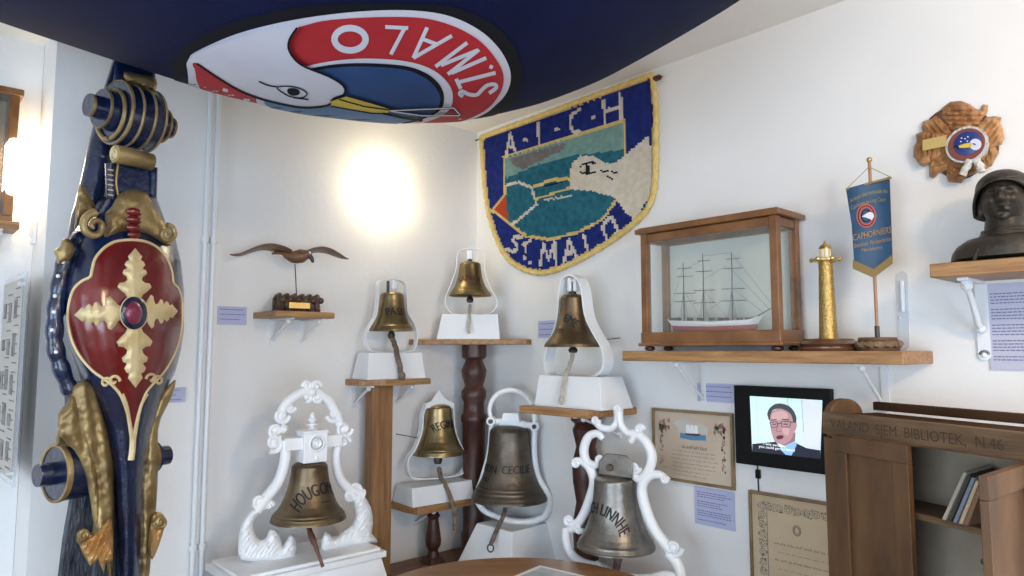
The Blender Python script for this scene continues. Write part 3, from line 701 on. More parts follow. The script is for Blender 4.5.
# ------------------------------------------------------------------ GULL
q = gF.w((gw*.52, -gd*.55, 0)); F = Fr(q, -8)
t = thing('gull_stand', 'dark knotted rope stand with a brass plate on the small shelf', 'stand', F)
mb = MB()
X6 = lambda cs: fl(cs, 4.8, 200, 220)
for i, a in enumerate(np.linspace(-.9, .9, 6)):
    x = a*21*F.k; mb.tube(catmull([(x, -.035, .004), (x-.006, -.042, .03), (x, -.022, .057), (x+.006, .0, .064), (x, .03, .05), (x, .036, .004)], 4), .0095, 9, lobes=3, twist=400)
    mb.ball((x+.01, -.034, .047), .013, 9)
mb.box((0, 0, .025), (38*F.k, .055, .05)).build('knotted_rope', mat('dark_varnished_rope', (.05, .025, .015), .4, col2=(.12, .065, .04), scale=25, bump=.5, bscale=60), t)
a = F.p(289, 308, -.052); b_ = F.p(310, 303, -.052)
MB().box(((a.x+b_.x)/2, -.052, (a.z+b_.z)/2), (b_.x-a.x, .003, b_.z-a.z)).build('plaque', brass, t)
MB().tube([(-.0, 0, .05), F.p(295, 264)], .0022, 6).build('rod', iron, t)
F = Fr(q, 0); bz = F.p(295, 264)
G = Fr(q+Vector((F.X*0))+Vector((0, 0, 0)), -8)
t = thing('carved_gull', 'brown carved wooden gull gliding with spread wings on a thin rod', 'bird', Fr(G.loc+Vector((0, 0, G.p(295, 264).z)), -8))
G = Fr(G.loc+Vector((0, 0, G.p(295, 264).z)), -8)
cs = [(345, 162), (390, 158), (420, 170), (455, 178), (490, 172), (515, 168), (530, 176)]
P = catmull([G.p(a, b_, y) for (a, b_), y in zip(X6(cs), (.03, .015, .005, 0, -.01, -.02, -.03))], 5); L = len(P)
rr = [np.interp(i/(L-1), [0, .2, .45, .65, .8, .92, 1], [.8, 2, 6, 7, 5, 4, 1.2])*G.k for i in range(L)]
mb = MB().tube(P, rr, 14); tb(mb, [(345, 163), (375, 155), (400, 158)], [.8, 1.6, 2], X6, G, .03); mb.build('body', gullwood, t)
mb = MB(); tb(mb, [(522, 172), (534, 182), (540, 196), (541, 206)], [2.5, 2.2, 1.8, .7], X6, G, -.03); mb.build('beak', iron, t)
mb = MB().ball(G.p(*X6([(524, 160)])[0], -.028), 2.2*G.k); mb.build('head_patch', white, t)
for cs, ws in (([(430, 158), (390, 142), (340, 131), (300, 132), (260, 143), (215, 160), (180, 168), (143, 166)], [10, 12, 12, 11, 10, 8, 5, 1.5]),
               ([(500, 160), (540, 148), (580, 143), (620, 150), (660, 168), (690, 182), (714, 188)], [8, 11, 11, 9, 7, 4, 1.2])):
    P = catmull([G.p(a, b_, -.0) for a, b_ in X6(cs)], 6); L = len(P); vs = []; fs = []
    for i, p in enumerate(P):
        w_ = np.interp(i/(L-1), np.linspace(0, 1, len(ws)), ws)*G.k*1.9
        for (dy, dz) in ((-.5, 0), (-.25, .10), (.1, .07), (.5, 0), (.1, -.03), (-.3, -.05)): vs.append(p+Vector((0, dy*w_, dz*w_-dy*w_*.18)))
    for i in range(L-1):
        for j in range(6): fs.append((i*6+j, i*6+(j+1) % 6, i*6+6+(j+1) % 6, i*6+6+j))
    fs += [tuple(range(6)), tuple((L-1)*6+j for j in range(6))]
    MB().add(vs, fs).build('wing', gullwood, t)

# ------------------------------------------------------------------ SHIP CASE
yb_ = onR(667, 345, .03).y; xf = onY(642, 345, yb_).x; y2 = onX(780.5, 345, xf).y
cw = yb_-y2; cdp = -xf-.03; z0 = lF.loc.z; cH = onX(641, 231, xf).z-z0
F = Fr((-.03, yb_, z0), -90)
t = thing('display_case', 'wooden glazed case holding the sailing ship model', 'display case', F)
pw_ = .026
mb = MB().box((cw/2, -cdp/2, .045), (cw+.006, cdp+.006, .04)).box((cw/2, -cdp/2, .022), (cw+.02, cdp+.02, .012)); mb.build('base', mahog, t, bevel=.003)
for x in (.02, cw-.02):
    for y in (-.02, -cdp+.02): MB().lathe([(.008, 0), (.018, .004), (.018, .012), (.01, .017)], (x, y, 0), 16).build('foot', darkwood, t)
for x in (pw_/2, cw-pw_/2):
    for y in (-pw_/2, -cdp+pw_/2): MB().box((x, y, (cH+.04)/2), (pw_, pw_, cH-.06)).build('corner_post', mahog, t, bevel=.002)
mb = MB()
for y in (-pw_/2, -cdp+pw_/2): mb.box((cw/2, y, cH-.03), (cw-2*pw_, pw_*.8, .03))
for x in (pw_/2, cw-pw_/2): mb.box((x, -cdp/2, cH-.03), (pw_*.8, cdp-2*pw_, .03))
mb.box((cw/2, -cdp/2, cH-.005), (cw+.03, cdp+.03, .018)).box((cw/2, -cdp/2, cH+.006), (cw+.015, cdp+.015, .006)); mb.build('lid', mahog, t, bevel=.003)
MB().box((cw/2, -.006, cH/2+.01), (cw-2*pw_, .004, cH-.11)).build('back_panel', seaback, t, smooth=0)
for c_, d_ in (((cw/2, -cdp+.012, cH/2+.01), (cw-2*pw_, .003, cH-.11)), ((.012, -cdp/2, cH/2+.01), (.003, cdp-2*pw_, cH-.11)), ((cw-.012, -cdp/2, cH/2+.01), (.003, cdp-2*pw_, cH-.11))):
    MB().box(c_, d_).build('glass_pane', glassm, t, smooth=0)
# ship model
X7 = lambda cs: fl(cs, 5.007, 660, 230)
SF = Fr((-.03-cdp*.5, yb_-cw*.5, z0+.065), -90)
t = thing('ship_model', 'three masted sailing ship model with red and white hull inside the glass case', 'model ship', SF)
def hull_m(z_top, z_bot, m, name, parent, bw):
    # stations along pixels
    xs = np.linspace(0, 1, 15); mb = MB(); vs = []; fs = []
    for u in xs:
        a, zt2 = z_top(u); c2, zb2 = z_bot(u)
        hw = bw*max(.04, (1-abs(2*u-1)**3.2))
        for (x_, z_, wf) in ((a, zt2, -1), ((a+c2)/2, (zt2+zb2)/2, -.96), (c2, zb2, -.75), (c2, zb2, .75), ((a+c2)/2, (zt2+zb2)/2, .96), (a, zt2, 1)):
            p = SF.p(*X7([(x_, z_)])[0]); vs.append((p.x, wf*hw, p.z))
    for i in range(14):
        for j in range(6): fs.append((i*6+j, i*6+(j+1) % 6, i*6+6+(j+1) % 6, i*6+6+j))
    fs += [tuple(range(6)), tuple(84+j for j in range(6))]
    return mb.add(vs, fs).build(name, m, parent, smooth=25)
hull_m(lambda u: (38+(525-38)*u, np.interp(u, [0, .1, .5, .85, 1], [448, 455, 460, 450, 424])), lambda u: (58+(490-58)*u, np.interp(u, [0, .1, .5, .9, 1], [478, 482, 484, 476, 470])), hullwhite, 'upper_hull', t, .028)
hull_m(lambda u: (60+(490-60)*u, np.interp(u, [0, .1, .5, .9, 1], [478, 482, 484, 476, 470])), lambda u: (66+(480-66)*u, np.interp(u, [0, .1, .5, 1], [512, 517, 516, 508])), hullred, 'lower_hull', t, .028)
def S(x, y, yy=0): return SF.p(*X7([(x, y)])[0], yy)
for (mx, top, yards) in ((118, 165, [(190, 38), (230, 42), (315, 58), (355, 58)][0:4]), (216, 118, [(152, 32), (205, 42), (300, 55), (362, 58)]), (360, 112, [(142, 35), (190, 48), (292, 62), (352, 70)])):
    mst = MB().tube([S(mx+3, 455), S(mx, top+80), S(mx-3, top)], [.0024, .002, .0016, .001], 6).build('mast', shipdark, t)
    for (y_, hw) in yards:
        MB().tube([S(mx-hw*.85, y_+4, -.03), S(mx+hw*1.05, y_, .03)], .0013, 6).build('yard', shipdark, mst)
mb = MB()
for mx, top in ((118, 270), (218, 255), (360, 255)):
    for d_ in (-22, -12, 12, 24):
        for s_ in (-.02, .02): mb.tube([S(mx+d_, 452, s_), S(mx, top+40, 0)], .0006, 4)
    for yy in range(380, 450, 12):
        w2 = 22*(yy-300)/150; mb.tube([S(mx-w2, yy, -.015), S(mx+w2, yy, -.015)], .0005, 4)
for a, b_ in (((360, 112), (216, 130)), ((216, 150), (118, 200)), ((360, 120), (570, 385)), ((360, 290), (520, 415)), ((360, 200), (545, 395)), ((216, 300), (340, 440)), ((118, 300), (200, 440)), ((118, 180), (40, 430)), ((216, 250), (330, 180)), ((220, 420), (300, 360))): mb.tube([S(*a), S(*b_)], .0005, 4)
mb.build('rigging', rig, t)
MB().tube([S(490, 430), S(577, 380)], [.0022, .001], 6).build('bowsprit', shipdark, t)
mb = MB()
for x in (60, 90, 150, 200, 260, 302, 330, 400, 440, 465): mb.box(S(x, 446), (.012, .02, .010))
mb.build('deck_house', shipdark, t)
mb = MB()
mb.box(S(320, 522), ((520)*SF.k/5, .05, .006))
for i in range(26): mb.box(S(75+i*19.5, 518, -.03), (.006, .006, .014))
mb.build('cradle', darkwood, t)

# ------------------------------------------------------------------ LIGHTHOUSE
q = onR(829, 349, .12); F = Fr((q.x, q.y, lF.loc.z), -70); k = F.k
t = thing('brass_lighthouse', 'brass lighthouse model on a round dark wooden base', 'model', F)
MB().lathe([(0, 0), (28*k, 0), (29*k, 2*k), (29*k, 4*k), (26*k, 5*k), (28*k, 7*k), (26*k, 9*k), (24*k, 10*k), (23*k, 12*k), (0, 12*k)], n=48).build('base', mat('dark_polished_wood', (.07, .028, .014), .25, col2=(.13, .055, .025), scale=6, coat=.3), t)
hz_ = F.p(829, 262).z
MB().lathe([(9*k, 12*k), (8.6*k, 14*k), (8.2*k, 30*k), (6.6*k, hz_), (0, hz_)], n=32).build('tower', mat('patterned_brass', (.34, .22, .07), .3, .9, col2=(.62, .43, .15), scale=220, bump=.4, bscale=160), t)
MB().lathe([(0, hz_), (8*k, hz_), (13*k, hz_+k), (13.5*k, hz_+3*k), (13*k, hz_+3.4*k), (0, hz_+3.4*k)], n=32).build('gallery', brass, t)
for a in np.linspace(0, 2*pi, 7)[:-1]: MB().ball((13*k*cos(a), 13*k*sin(a), hz_+2.5*k), 2.4*k, 8).build('knob', brass, t)
MB().lathe([(5*k, hz_+3.4*k), (5*k, hz_+13*k)], n=24).build('lantern', mat('lantern_glass', (.75, .72, .6), .2), t)
mb = MB()
for a in np.linspace(0, 2*pi, 9)[:-1]: mb.tube([(5.2*k*cos(a), 5.2*k*sin(a), hz_+3*k), (5.2*k*cos(a), 5.2*k*sin(a), hz_+13*k)], .5*k, 6)
mb.build('lantern_bars', brass, t)
MB().lathe([(6*k, hz_+13*k), (6*k, hz_+14*k), (4.5*k, hz_+17*k), (1.5*k, hz_+19*k), (.8*k, hz_+22*k), (0, hz_+22*k)], n=24).build('roof', brass, t)

# ------------------------------------------------------------------ PENNANT
q = onR(878, 350, .12); F = Fr((q.x, q.y, lF.loc.z), -78); k = F.k
t = thing('pennant_stand', 'wooden table stand with a coiled rope base and thin pole', 'stand', F)
MB().lathe([(0, 0), (19*k, 0), (19.5*k, 3*k), (0, 3*k)], n=40).lathe([(0, 9*k), (17*k, 9*k), (18*k, 11*k), (17*k, 13.5*k), (0, 13.5*k)], n=40).lathe([(15*k, 3*k), (15*k, 9*k)], n=30).build('base', mat('dark_stand_wood', (.09, .045, .02), .5, col2=(.14, .075, .04), scale=20), t)
mb = MB(); mb.tube([(17.5*k*sin(a), -17.5*k*cos(a), 6.3*k) for a in np.linspace(0, 2*pi, 120)[:-1]], 3.2*k, 12, closed=True, lobes=3, twist=260, up=(0, 0, 1))
mb.ball((20*k, -5*k, 7*k), 3.6*k, 8).build('rope_ring', mat('brown_rope', (.14, .085, .045), .8, col2=(.26, .17, .10), scale=40), t)
top = F.p(868, 160)
MB().tube([(0, 0, 12*k), (top.x*.0, 0, top.z)], .0045, 8).build('pole', mat('pole_wood', (.35, .18, .09), .4), t)
MB().tube([(0, 0, 13*k), (0, 0, 25*k)], .0065, 8).build('ferrule', iron, t)
MB().ball((0, 0, top.z), .008, 10).build('finial', brass, t)
G = Fr(F.w((0, -.012, 0)), -78)
t = thing('pennant', 'blue pennant with yellow CAPHORNIERS lettering hanging from the thin pole', 'pennant', Fr(G.loc, -78))
X8 = lambda x, y: (780+x/2.4, 150+y/2.4)
def pn(x, y, e=0.0):
    px, py = X8(x, y); return G.p(px, py, -e-.006*sin((x-160)*.06)-.003*sin(y*.05))
cl = [(158, 93), (263, 64), (270, 262), (225, 296), (178, 274), (172, 180)]
mb = MB(); patch(mb, cl, lambda x, y: pn(x, y), 8)
n0 = len(mb.v); mb2 = MB(); mb2.add(mb.v, mb.f); mb2.add([(v[0], v[1]+.003, v[2]) for v in mb.v], [tuple(reversed(f_)) for f_ in mb.f])
cloth = mb2.build('cloth', penn, t)
fr = MB()
ln = dense([(176, 268), (225, 290), (269, 256)], 2.2, False)
for p in ln: fr.tube([pn(p.x, p.y-4, .002), pn(p.x+random.uniform(-.5, .5), p.y+(17 if True else 0), .002)], .0016, 5)
fr.build('fringe', mat('gold_fringe', (.30, .21, .08), .7, .2), t)
em = MB(); ribbon(em, [(207+19*cos(a), 158+24*sin(a)) for a in np.linspace(0, 2*pi, 24)[:-1]], 10, lambda x, y: pn(x, y, .0025), True, 3); em.build('emblem_ring', mat('pennant_ring_pink', (.42, .10, .09), .8), cloth)
em = MB()
for r_ in (24, 14): ribbon(em, [(207+r_*.8*cos(a), 158+r_*sin(a)) for a in np.linspace(0, 2*pi, 24)[:-1]], 2, lambda x, y: pn(x, y, .003), True, 3)
em.build('emblem_outline', black_c, cloth)
em = MB(); patch(em, [(200, 157), (208, 152), (216, 148), (224, 152), (226, 160), (220, 168), (212, 164), (206, 162), (196, 160)], lambda x, y: pn(x, y, .0035), 3); em.build('emblem_gull', white_c, cloth)
ptxt = mat('pennant_yellow_thread', (.32, .27, .10), .8); ptx2 = mat('pennant_orange_thread', (.42, .25, .10), .8)
def ptext(s, cx, cy, size, slope, m, arc=0, wd=None):
    v, f = text2d(s, size, 1); W = max(a for a, b_ in v)*2; sx = (wd/W) if wd else 1
    mb = MB(); mb.add([pn(cx+a*sx, cy-b_+a*sx*slope+(arc*(a*sx)**2), .003) for a, b_ in v], f); mb.build('lettering', m, cloth, smooth=0)
ptext('Amicale Internationale des', 213, 108, 15, -.27, ptxt, .0035, 90)
ptext('Capitaines au Long Cours', 212, 128, 15, -.25, ptxt, .0035, 84)
ptext('CAPHORNIERS', 221, 208, 22, -.22, ptx2, 0, 92)
ptext('Section Finlandaise', 222, 226, 14, -.20, ptx2, 0, 88)
ptext('Mariehamn', 220, 241, 12, -.16, ptx2, 0, 48)
mb = MB(); a, b_ = pn(158, 95), pn(268, 66)
mb.tube([a, b_], .003, 8).build('crossbar', brass, t)
apx = Vector((0, 0, F.p(868, 168).z)); apx.y = .0
MB().tube([a, apx, b_], .0012, 6).build('cord', ptxt, t)

# ------------------------------------------------------------------ CARVED FLOWER PLAQUE
F = Fr(onR(958, 145, 0), -90); X9 = lambda cs: fl(cs, 5.234, 900, 90)
F.loc.z = F.loc.z; t = thing('carved_plaque', 'carved brown wooden leaf rosette with a round gull emblem on the wall', 'plaque', F)
petals = [[(340, 270), (250, 200), (205, 130), (215, 90), (260, 55), (320, 50), (370, 70), (410, 100), (425, 95), (440, 68), (465, 75), (462, 110), (440, 150), (400, 230)],
          [(370, 250), (400, 190), (450, 140), (500, 132), (538, 140), (530, 165), (545, 200), (552, 250), (540, 285), (480, 310), (420, 300)],
          [(380, 270), (450, 275), (510, 290), (525, 330), (500, 370), (488, 400), (450, 420), (400, 420), (360, 340)],
          [(320, 320), (390, 330), (430, 400), (400, 440), (360, 455), (335, 470), (320, 495), (250, 488), (240, 455), (250, 380)],
          [(330, 300), (300, 380), (250, 430), (200, 440), (175, 468), (148, 462), (145, 380), (155, 320), (230, 290)],
          [(300, 260), (230, 340), (150, 390), (115, 408), (90, 390), (62, 350), (62, 300), (80, 270), (75, 230), (130, 210), (220, 220)],
          [(290, 250), (200, 250), (120, 240), (105, 190), (115, 160), (150, 150), (185, 125), (215, 150), (250, 180)]]
bk_ = MB(); patch_o = [(310+205*cos(a)*(1+.05*sin(5*a)), 270+190*sin(a)*(1+.05*cos(4*a))) for a in np.linspace(0, 2*pi, 30)[:-1]]
puff(bk_, F, X9(patch_o), -.006, .008, 5, 3, 0, back=False); bk_.v = [(v[0], min(v[1], -.001), v[2]) for v in bk_.v]; bk_.build('backing', mat('dark_bark', (.07, .03, .015), .7, col2=(.14, .06, .03), scale=20, bump=.5), t)
for i, pt in enumerate(petals):
    mb = MB(); a_ = i*.9
    puff(mb, F, X9([(310+(a-310)*.97, 270+(b_-270)*.97) for a, b_ in pt]), -.004-.010*(i % 2), .026, 11, 1.6, 0, back=False, noisy=.012, rib=(.3, 1.3*sin(a_), 1.3*cos(a_))); 
    mb.v = [(v[0], min(v[1], -.001), v[2]) for v in mb.v]
    mb.build('carved_leaf', carved, t)
cc = F.p(*X9([(348, 285)])[0]); k = F.k
wf = 1/cos(radians(-90+76)) if False else 1.0
def disc(cx, cy, r, y0, y1, m, name, parent, n=40, F=F, conv=X9):
    x_, y_ = conv([(cx, cy)])[0]
    e = F.p(x_, y_, y1); up = F.p(x_, y_-r/5.234, y1); rr = (up.z-e.z)
    return MB().lathe([(0, y1-y0), (rr*.97, y1-y0), (rr, (y1-y0)*.5), (rr, 0), (0, 0)][::-1], (e.x, y0, e.z), n, 'y').build(name, m, parent)
d1 = disc(346, 285, 98, -.012, -.046, mat('white_rope_ring', (.62, .60, .56), .7, bump=1, bscale=120), 'rope_ring', t)
disc(346, 285, 84, -.047, -.049, mat('emblem_brown', (.20, .06, .045), .4), 'emblem_disc', t)
disc(352, 278, 62, -.050, -.051, mat('emblem_blue', (.025, .045, .20), .35), 'emblem_sea', t)
mb = MB(); fnp = lambda e: (lambda x, y: F.p(*X9([(x, y)])[0], e))
ell = [(395+32*cos(a), 285+30*sin(a)) for a in np.linspace(0, 2*pi, 18)[:-1]]
patch(mb, ell, fnp(-.0525), 8); mb.build('emblem_gull', white_c, t)
mb = MB(); patch(mb, [(372, 275), (340, 280), (305, 292), (310, 303), (350, 302), (374, 298)], fnp(-.0535), 6); mb.build('emblem_beak', yellow_c, t)
mb = MB(); 
for a, b_ in ((318, 270), (340, 255), (352, 268), (322, 252), (355, 245)): mb.ball(F.p(*X9([(a, b_)])[0], -.052), .0022, 6)
mb.build('emblem_star', white_c, t)
mb = MB(); ribbon(mb, [(280, 300), (295, 292), (305, 300), (300, 310)], 5, fnp(-.0535)); ribbon(mb, [(382, 280), (396, 286)], 5, fnp(-.054)); mb.build('emblem_mark', black_c, t)
for pts in ([(370, 365), (350, 400), (325, 445)], [(400, 365), (420, 400), (430, 430)]):
    P = [F.p(*X9([p])[0], -.048+.0*i) for i, p in enumerate(pts)]; MB().tube(catmull(P, 5), .009, 10, lobes=3, twist=300).build('rope_tail', mat('white_rope', (.62, .60, .56), .8), t)
a = F.p(*X9([(118, 262)])[0], -.05); b_ = F.p(*X9([(242, 235)])[0], -.05); c = F.p(*X9([(242, 292)])[0], -.05); d = F.p(*X9([(118, 318)])[0], -.05)
MB().prism([a, b_, c, d], [Vector((q.x, -.046, q.z)) for q in (a, b_, c, d)]).build('brass_plate', mat('brass_plate_metal', (.62, .45, .16), .5, .4), t)

# ------------------------------------------------------------------ BUST
q = onR(1009, 257, .125); F = Fr((q.x, q.y, bF.loc.z), -83); k = F.k
t = thing('bust', 'dark bronze bust of a sailor in a souwester hat at the right edge', 'bust', F)
hc = F.p(1004.5, 203); 
# shoulders: loft
mb = MB(); vs = []; fs = []; N = 36
rows = [(0, 1009, 50, .10), (252, 1009, 48.5, .10), (246, 1008, 44, .095), (241, 1007, 36, .085), (238, 1006, 27, .07), (235, 1005, 20, .058), (230, 1005, 17.5, .052), (222, 1005, 17, .05), (212, 1005, 14, .04)]
for (py, cx, hw, dp) in rows:
    c = F.p(cx, py or 258); c.z = c.z if py else 0.002
    for i in range(N):
        a = 2*pi*i/N; s_ = np.sign(cos(a))*abs(cos(a))**.8
        vs.append((c.x+s_*hw*k, -dp*sin(a)*(1.0), c.z+.006*sin(a)*(hw > 30)))
for r_ in range(len(rows)-1):
    for i in range(N): fs.append((r_*N+i, r_*N+(i+1) % N, (r_+1)*N+(i+1) % N, (r_+1)*N+i))
fs.append(tuple(range(N))); mb.add(vs, fs); mb.build('shoulders', bust_m, t, smooth=60)
mb = MB()
for (py, rr) in ((237, 20), (234, 19.4), (231, 18.6)):
    c = F.p(1005, py); mb.tube([(c.x+rr*k*cos(a), -.062*rr/20*sin(a)*1.0, c.z+.004*sin(a*2)) for a in np.linspace(0, 2*pi, 40)[:-1]], 2.2*k, 8, closed=True, up=(0, 0, 1))
for px_ in (-1, 1):
    c = F.p(1005, 240); mb.tube(catmull([(c.x+px_*.01, -.06, c.z), (c.x+px_*.04, -.085, c.z-.02), (c.x+px_*.055, -.10, c.z-.055)], 4), .004, 6)
mb.build('collar', bust_m, t)
# head with sculpted face
def G2(x, z, cx, cz, sx, sz): return math.exp(-((x-cx)/sx)**2-((z-cz)/sz)**2)
vs = []; fs = []; NA, NB = 72, 56; hw, hd, hh = 20.5*k, 24*k, 26.5*k
for j in range(NB+1):
    ph = pi*j/NB
    for i in range(NA):
        th = 2*pi*i/NA
        x = sin(ph)*sin(th); y = -sin(ph)*cos(th); z = cos(ph)
        jaw = 1-.22*max(0, -z-.1)**1.2
        X, Y, Z_ = x*hw*jaw, y*hd*(1-.12*max(0, -z)), z*hh
        if y < 0:
            d = 0; u, v = x, z
            fr_ = min(1, -y*1.6)
            d += .20*G2(u, v, 0, .02, .13, .20)+.12*G2(u, v, 0, -.12, .17, .10)+.07*G2(abs(u), v, .13, -.14, .07, .07)      # nose
            d -= .13*G2(abs(u), v, .34, .16, .17, .10); d += .05*G2(abs(u), v, .34, .15, .10, .06)   # sockets, lids
            d += .08*G2(abs(u), v, .30, .33, .25, .07)       # brows
            d += .06*G2(abs(u), v, .52, -.12, .18, .16)      # cheeks
            d += .06*G2(u, v, 0, -.33, .22, .05)+.06*G2(u, v, 0, -.44, .18, .05)-.06*G2(u, v, 0, -.385, .24, .025)-.05*G2(u, v, 0, -.55, .2, .05)
            d += .12*G2(u, v, 0, -.78, .25, .13)-.05*G2(abs(u)-v*.2, v, .34, -.25, .05, .15)
            Y -= 1.5*d*hd*fr_
        vs.append((hc.x+X, Y-.012, hc.z+Z_-Y*.10))
for j in range(NB):
    for i in range(NA): a = j*NA+i; b_ = j*NA+(i+1) % NA; fs.append((a, b_, b_+NA, a+NA))
mb = MB().add(vs, fs); mb.ball((hc.x-hw*.98, .0, hc.z-.01), .02, 10, (.5, .7, 1.3)).ball((hc.x+hw*.98, .0, hc.z-.01), .02, 10, (.5, .7, 1.3)); mb.build('head', bust_m, t, smooth=80)
# souwester: dome and brim flaps
vs = []; fs = []; NB = 14
ring = []
for j in range(NB+1):
    u = j/NB
    for i in range(60):
        th = 2*pi*i/60; front = max(0, cos(th)); side = abs(sin(th)); back = max(0, -cos(th))
        if u < .6:
            a = u/.6*pi/2; r_ = sin(a); z = cos(a)*.62+.52
            X = sin(th)*r_*hw*1.07; Y = -cos(th)*r_*hd*1.07
        else:
            f_ = (u-.6)/.4; flare = f_*(.14+.06*front)
            z = .52-f_*(.02+.95*side**2*(1-front)+1.1*back+.12*(1-front))
            if front > .75: z = .52+.04*f_
            z = .55-f_*(.0+(1.0*(1-front**.9)))
            X = sin(th)*(1.07+flare)*hw; Y = -cos(th)*(1.07+flare)*hd
        vs.append((hc.x+X, Y, hc.z+z*hh-Y*.12))
for j in range(NB):
    for i in range(60): a = j*60+i; b_ = j*60+(i+1) % 60; fs.append((a, b_, b_+60, a+60))
o = MB().add(vs, fs).build('hat', bust_m, t, smooth=60)
so = o.modifiers.new('solid', 'SOLIDIFY'); so.thickness = .006; so.offset = 1

# ------------------------------------------------------------------ FRAMED CERTIFICATES
def frame_rect(label, corners, m, fw=.010, dep=.015, cat='certificate', name='framed_certificate'):
    F = Fr(onR(corners[3][0], corners[3][1], .001), -90)
    L = [F.p(*c) for c in corners]; wd = ((L[1].x-L[0].x)+(L[2].x-L[3].x))/2; ht = (L[0].z-L[3].z + L[1].z-L[2].z)/2
    t = thing(name, label, cat, F)
    MB().box((wd/2, -dep/2, fw/2), (wd, dep, fw)).box((wd/2, -dep/2, ht-fw/2), (wd, dep, fw)).box((fw/2, -dep/2, ht/2), (fw, dep, ht-2*fw)).box((wd-fw/2, -dep/2, ht/2), (fw, dep, ht-2*fw)).build('frame', mat('thin_wood_frame', (.16, .10, .05), .4, col2=(.28, .19, .09), scale=10), t, bevel=.002)
    sh = MB().box((wd/2, -dep*.4, ht/2), (wd-2*fw, .003, ht-2*fw)).build('paper', m, t, smooth=0)
    return t, F, wd, ht, sh, -dep*.4-.0022
def scrawl(mb, x0, x1, z, h, y, rnd, th):
    x = x0
    while x < x1:
        wl = rnd.uniform(.010, .03); pts = []
        n = max(3, int(wl/.0022))
        for i in range(n): pts.append((x+wl*i/n, z+(h if i % 2 else 0)*rnd.uniform(.4, 1)))
        ribbon(mb, pts, th, lambda a, b_: (a, y, b_), False, .01); x += wl+.004
rnd = random.Random(3)
t, F, wd, ht, sh, y = frame_rect('framed certificate with a small painted sailing ship at its top', ((655, 407), (736, 413), (736, 489), (655, 477)), paper)
mb = MB()
for i in range(8):
    z = ht*(.52-.055*i); ins = wd*(.22+.04*abs(sin(i*2))); 
    if i == 0: scrawl(mb, wd*.38, wd*.68, ht*.47, .014, y, rnd, .0022); continue
    scrawl(mb, ins, wd-ins*(.9 if i < 6 else 1.2), z-.012, .005, y, rnd, .0010)
scrawl(mb, wd*.12, wd*.28, ht*.17, .004, y, rnd, .0008); mb.build('handwriting', ink, sh, smooth=0)
mb = MB(); pc = lambda a, b_, e=0: (wd*a, y-e, ht*b_)
patch(mb, [(.28, .80), (.34, .72), (.36, .60), (.5, .585), (.68, .60), (.71, .78), (.62, .83), (.45, .86), (.33, .85)], lambda a, b_: pc(a, b_), .05); mb.build('picture_sky', mat('picture_sky', (.50, .50, .46), .8, col2=(.58, .55, .48), scale=20), sh)
mb = MB(); patch(mb, [(.36, .68), (.36, .605), (.5, .59), (.68, .605), (.68, .68), (.5, .665)], lambda a, b_: pc(a, b_, .0004), .05); mb.build('picture_sea', inkblue, sh)
mb = MB(); 
for a in (.46, .51, .56): patch(mb, [(a-.025, .68), (a-.02, .80), (a+.02, .80), (a+.028, .68)], lambda x, b_: pc(x, b_, .0008), .05)
mb.build('picture_sails', white, sh)
mb = MB(); patch(mb, [(.42, .68), (.44, .655), (.59, .655), (.62, .69)], lambda x, b_: pc(x, b_, .001), .05); mb.build('picture_hull', ink, sh)
for mm, nm in ((inkgreen, 'painted_leaves'), (inkpink, 'painted_flowers')):
    mb = MB()
    for side in (0, 1):
        for i in range(26):
            if i < 12: a = .09+.13*rnd.random(); b_ = .70+.14*rnd.random()
            else: a = .10+.035*rnd.random(); b_ = .2+.5*rnd.random()
            if side: a = 1-a
            s_ = rnd.uniform(.006, .013) if i < 12 else rnd.uniform(.004, .008); an = rnd.random()*3
            mb.add([(wd*a+s_*cos(an+j*2.1)*.7, y-.0005, ht*b_+s_*sin(an+j*2.1)) for j in range(3)], [(0, 1, 2)])
    mb.build(nm, mm, sh, smooth=0)
rnd = random.Random(5)
t, F, wd, ht, sh, y = frame_rect('large framed parchment with a scrolled border beside the bookcase', ((753, 486), (860, 502), (860, 610), (753, 590)), paper2)
mb = MB(); m_ = .045
for i in range(34):   # scrolled border circles
    pass
bwid = .028; xs0 = .045; zt_ = ht-.045
nx = int((wd-2*xs0)/.03)
cs_ = [(xs0+.03*i, zt_) for i in range(nx+1)]+[(xs0, zt_-.03*j) for j in range(1, 14)]
for (x_, z_) in cs_:
    for r_ in (.012, .006): ribbon(mb, [(x_+r_*cos(a), z_+r_*sin(a)) for a in np.linspace(0, 2*pi, 12)[:-1]], .0018, lambda a, b_: (a, y, b_), True, .01)
    for q_ in range(5): s_ = .004; ax = x_+rnd.uniform(-.015, .015); az = z_+rnd.uniform(-.015, .015); mb.add([(ax+s_*cos(j*2.1+q_), y, az+s_*sin(j*2.1+q_)) for j in range(3)], [(0, 1, 2)])
for off in (-.018, .018):
    ribbon(mb, [(xs0-off*.9 if off < 0 else xs0+off, .02), (xs0-off*.9 if off < 0 else xs0+off, zt_-off)], .0012, lambda a, b_: (a, y, b_)); 
mb.build('scrolled_border', inkgrey, sh, smooth=0)
mb = MB()
for r_ in (.016, .011): ribbon(mb, [(wd*.47+r_*.8*cos(a), ht-.105+r_*sin(a)) for a in np.linspace(0, 2*pi, 14)[:-1]], .002, lambda a, b_: (a, y, b_), True, .01)
for i in range(12):
    z = ht-.16-.026*i; scrawl(mb, wd*(.25+.03*(i % 2)), wd*.85, z, .008 if i in (0, 2) else .0045, y, rnd, .0016 if i in (0, 2) else .0009)
mb.build('handwriting', ink, sh, smooth=0)

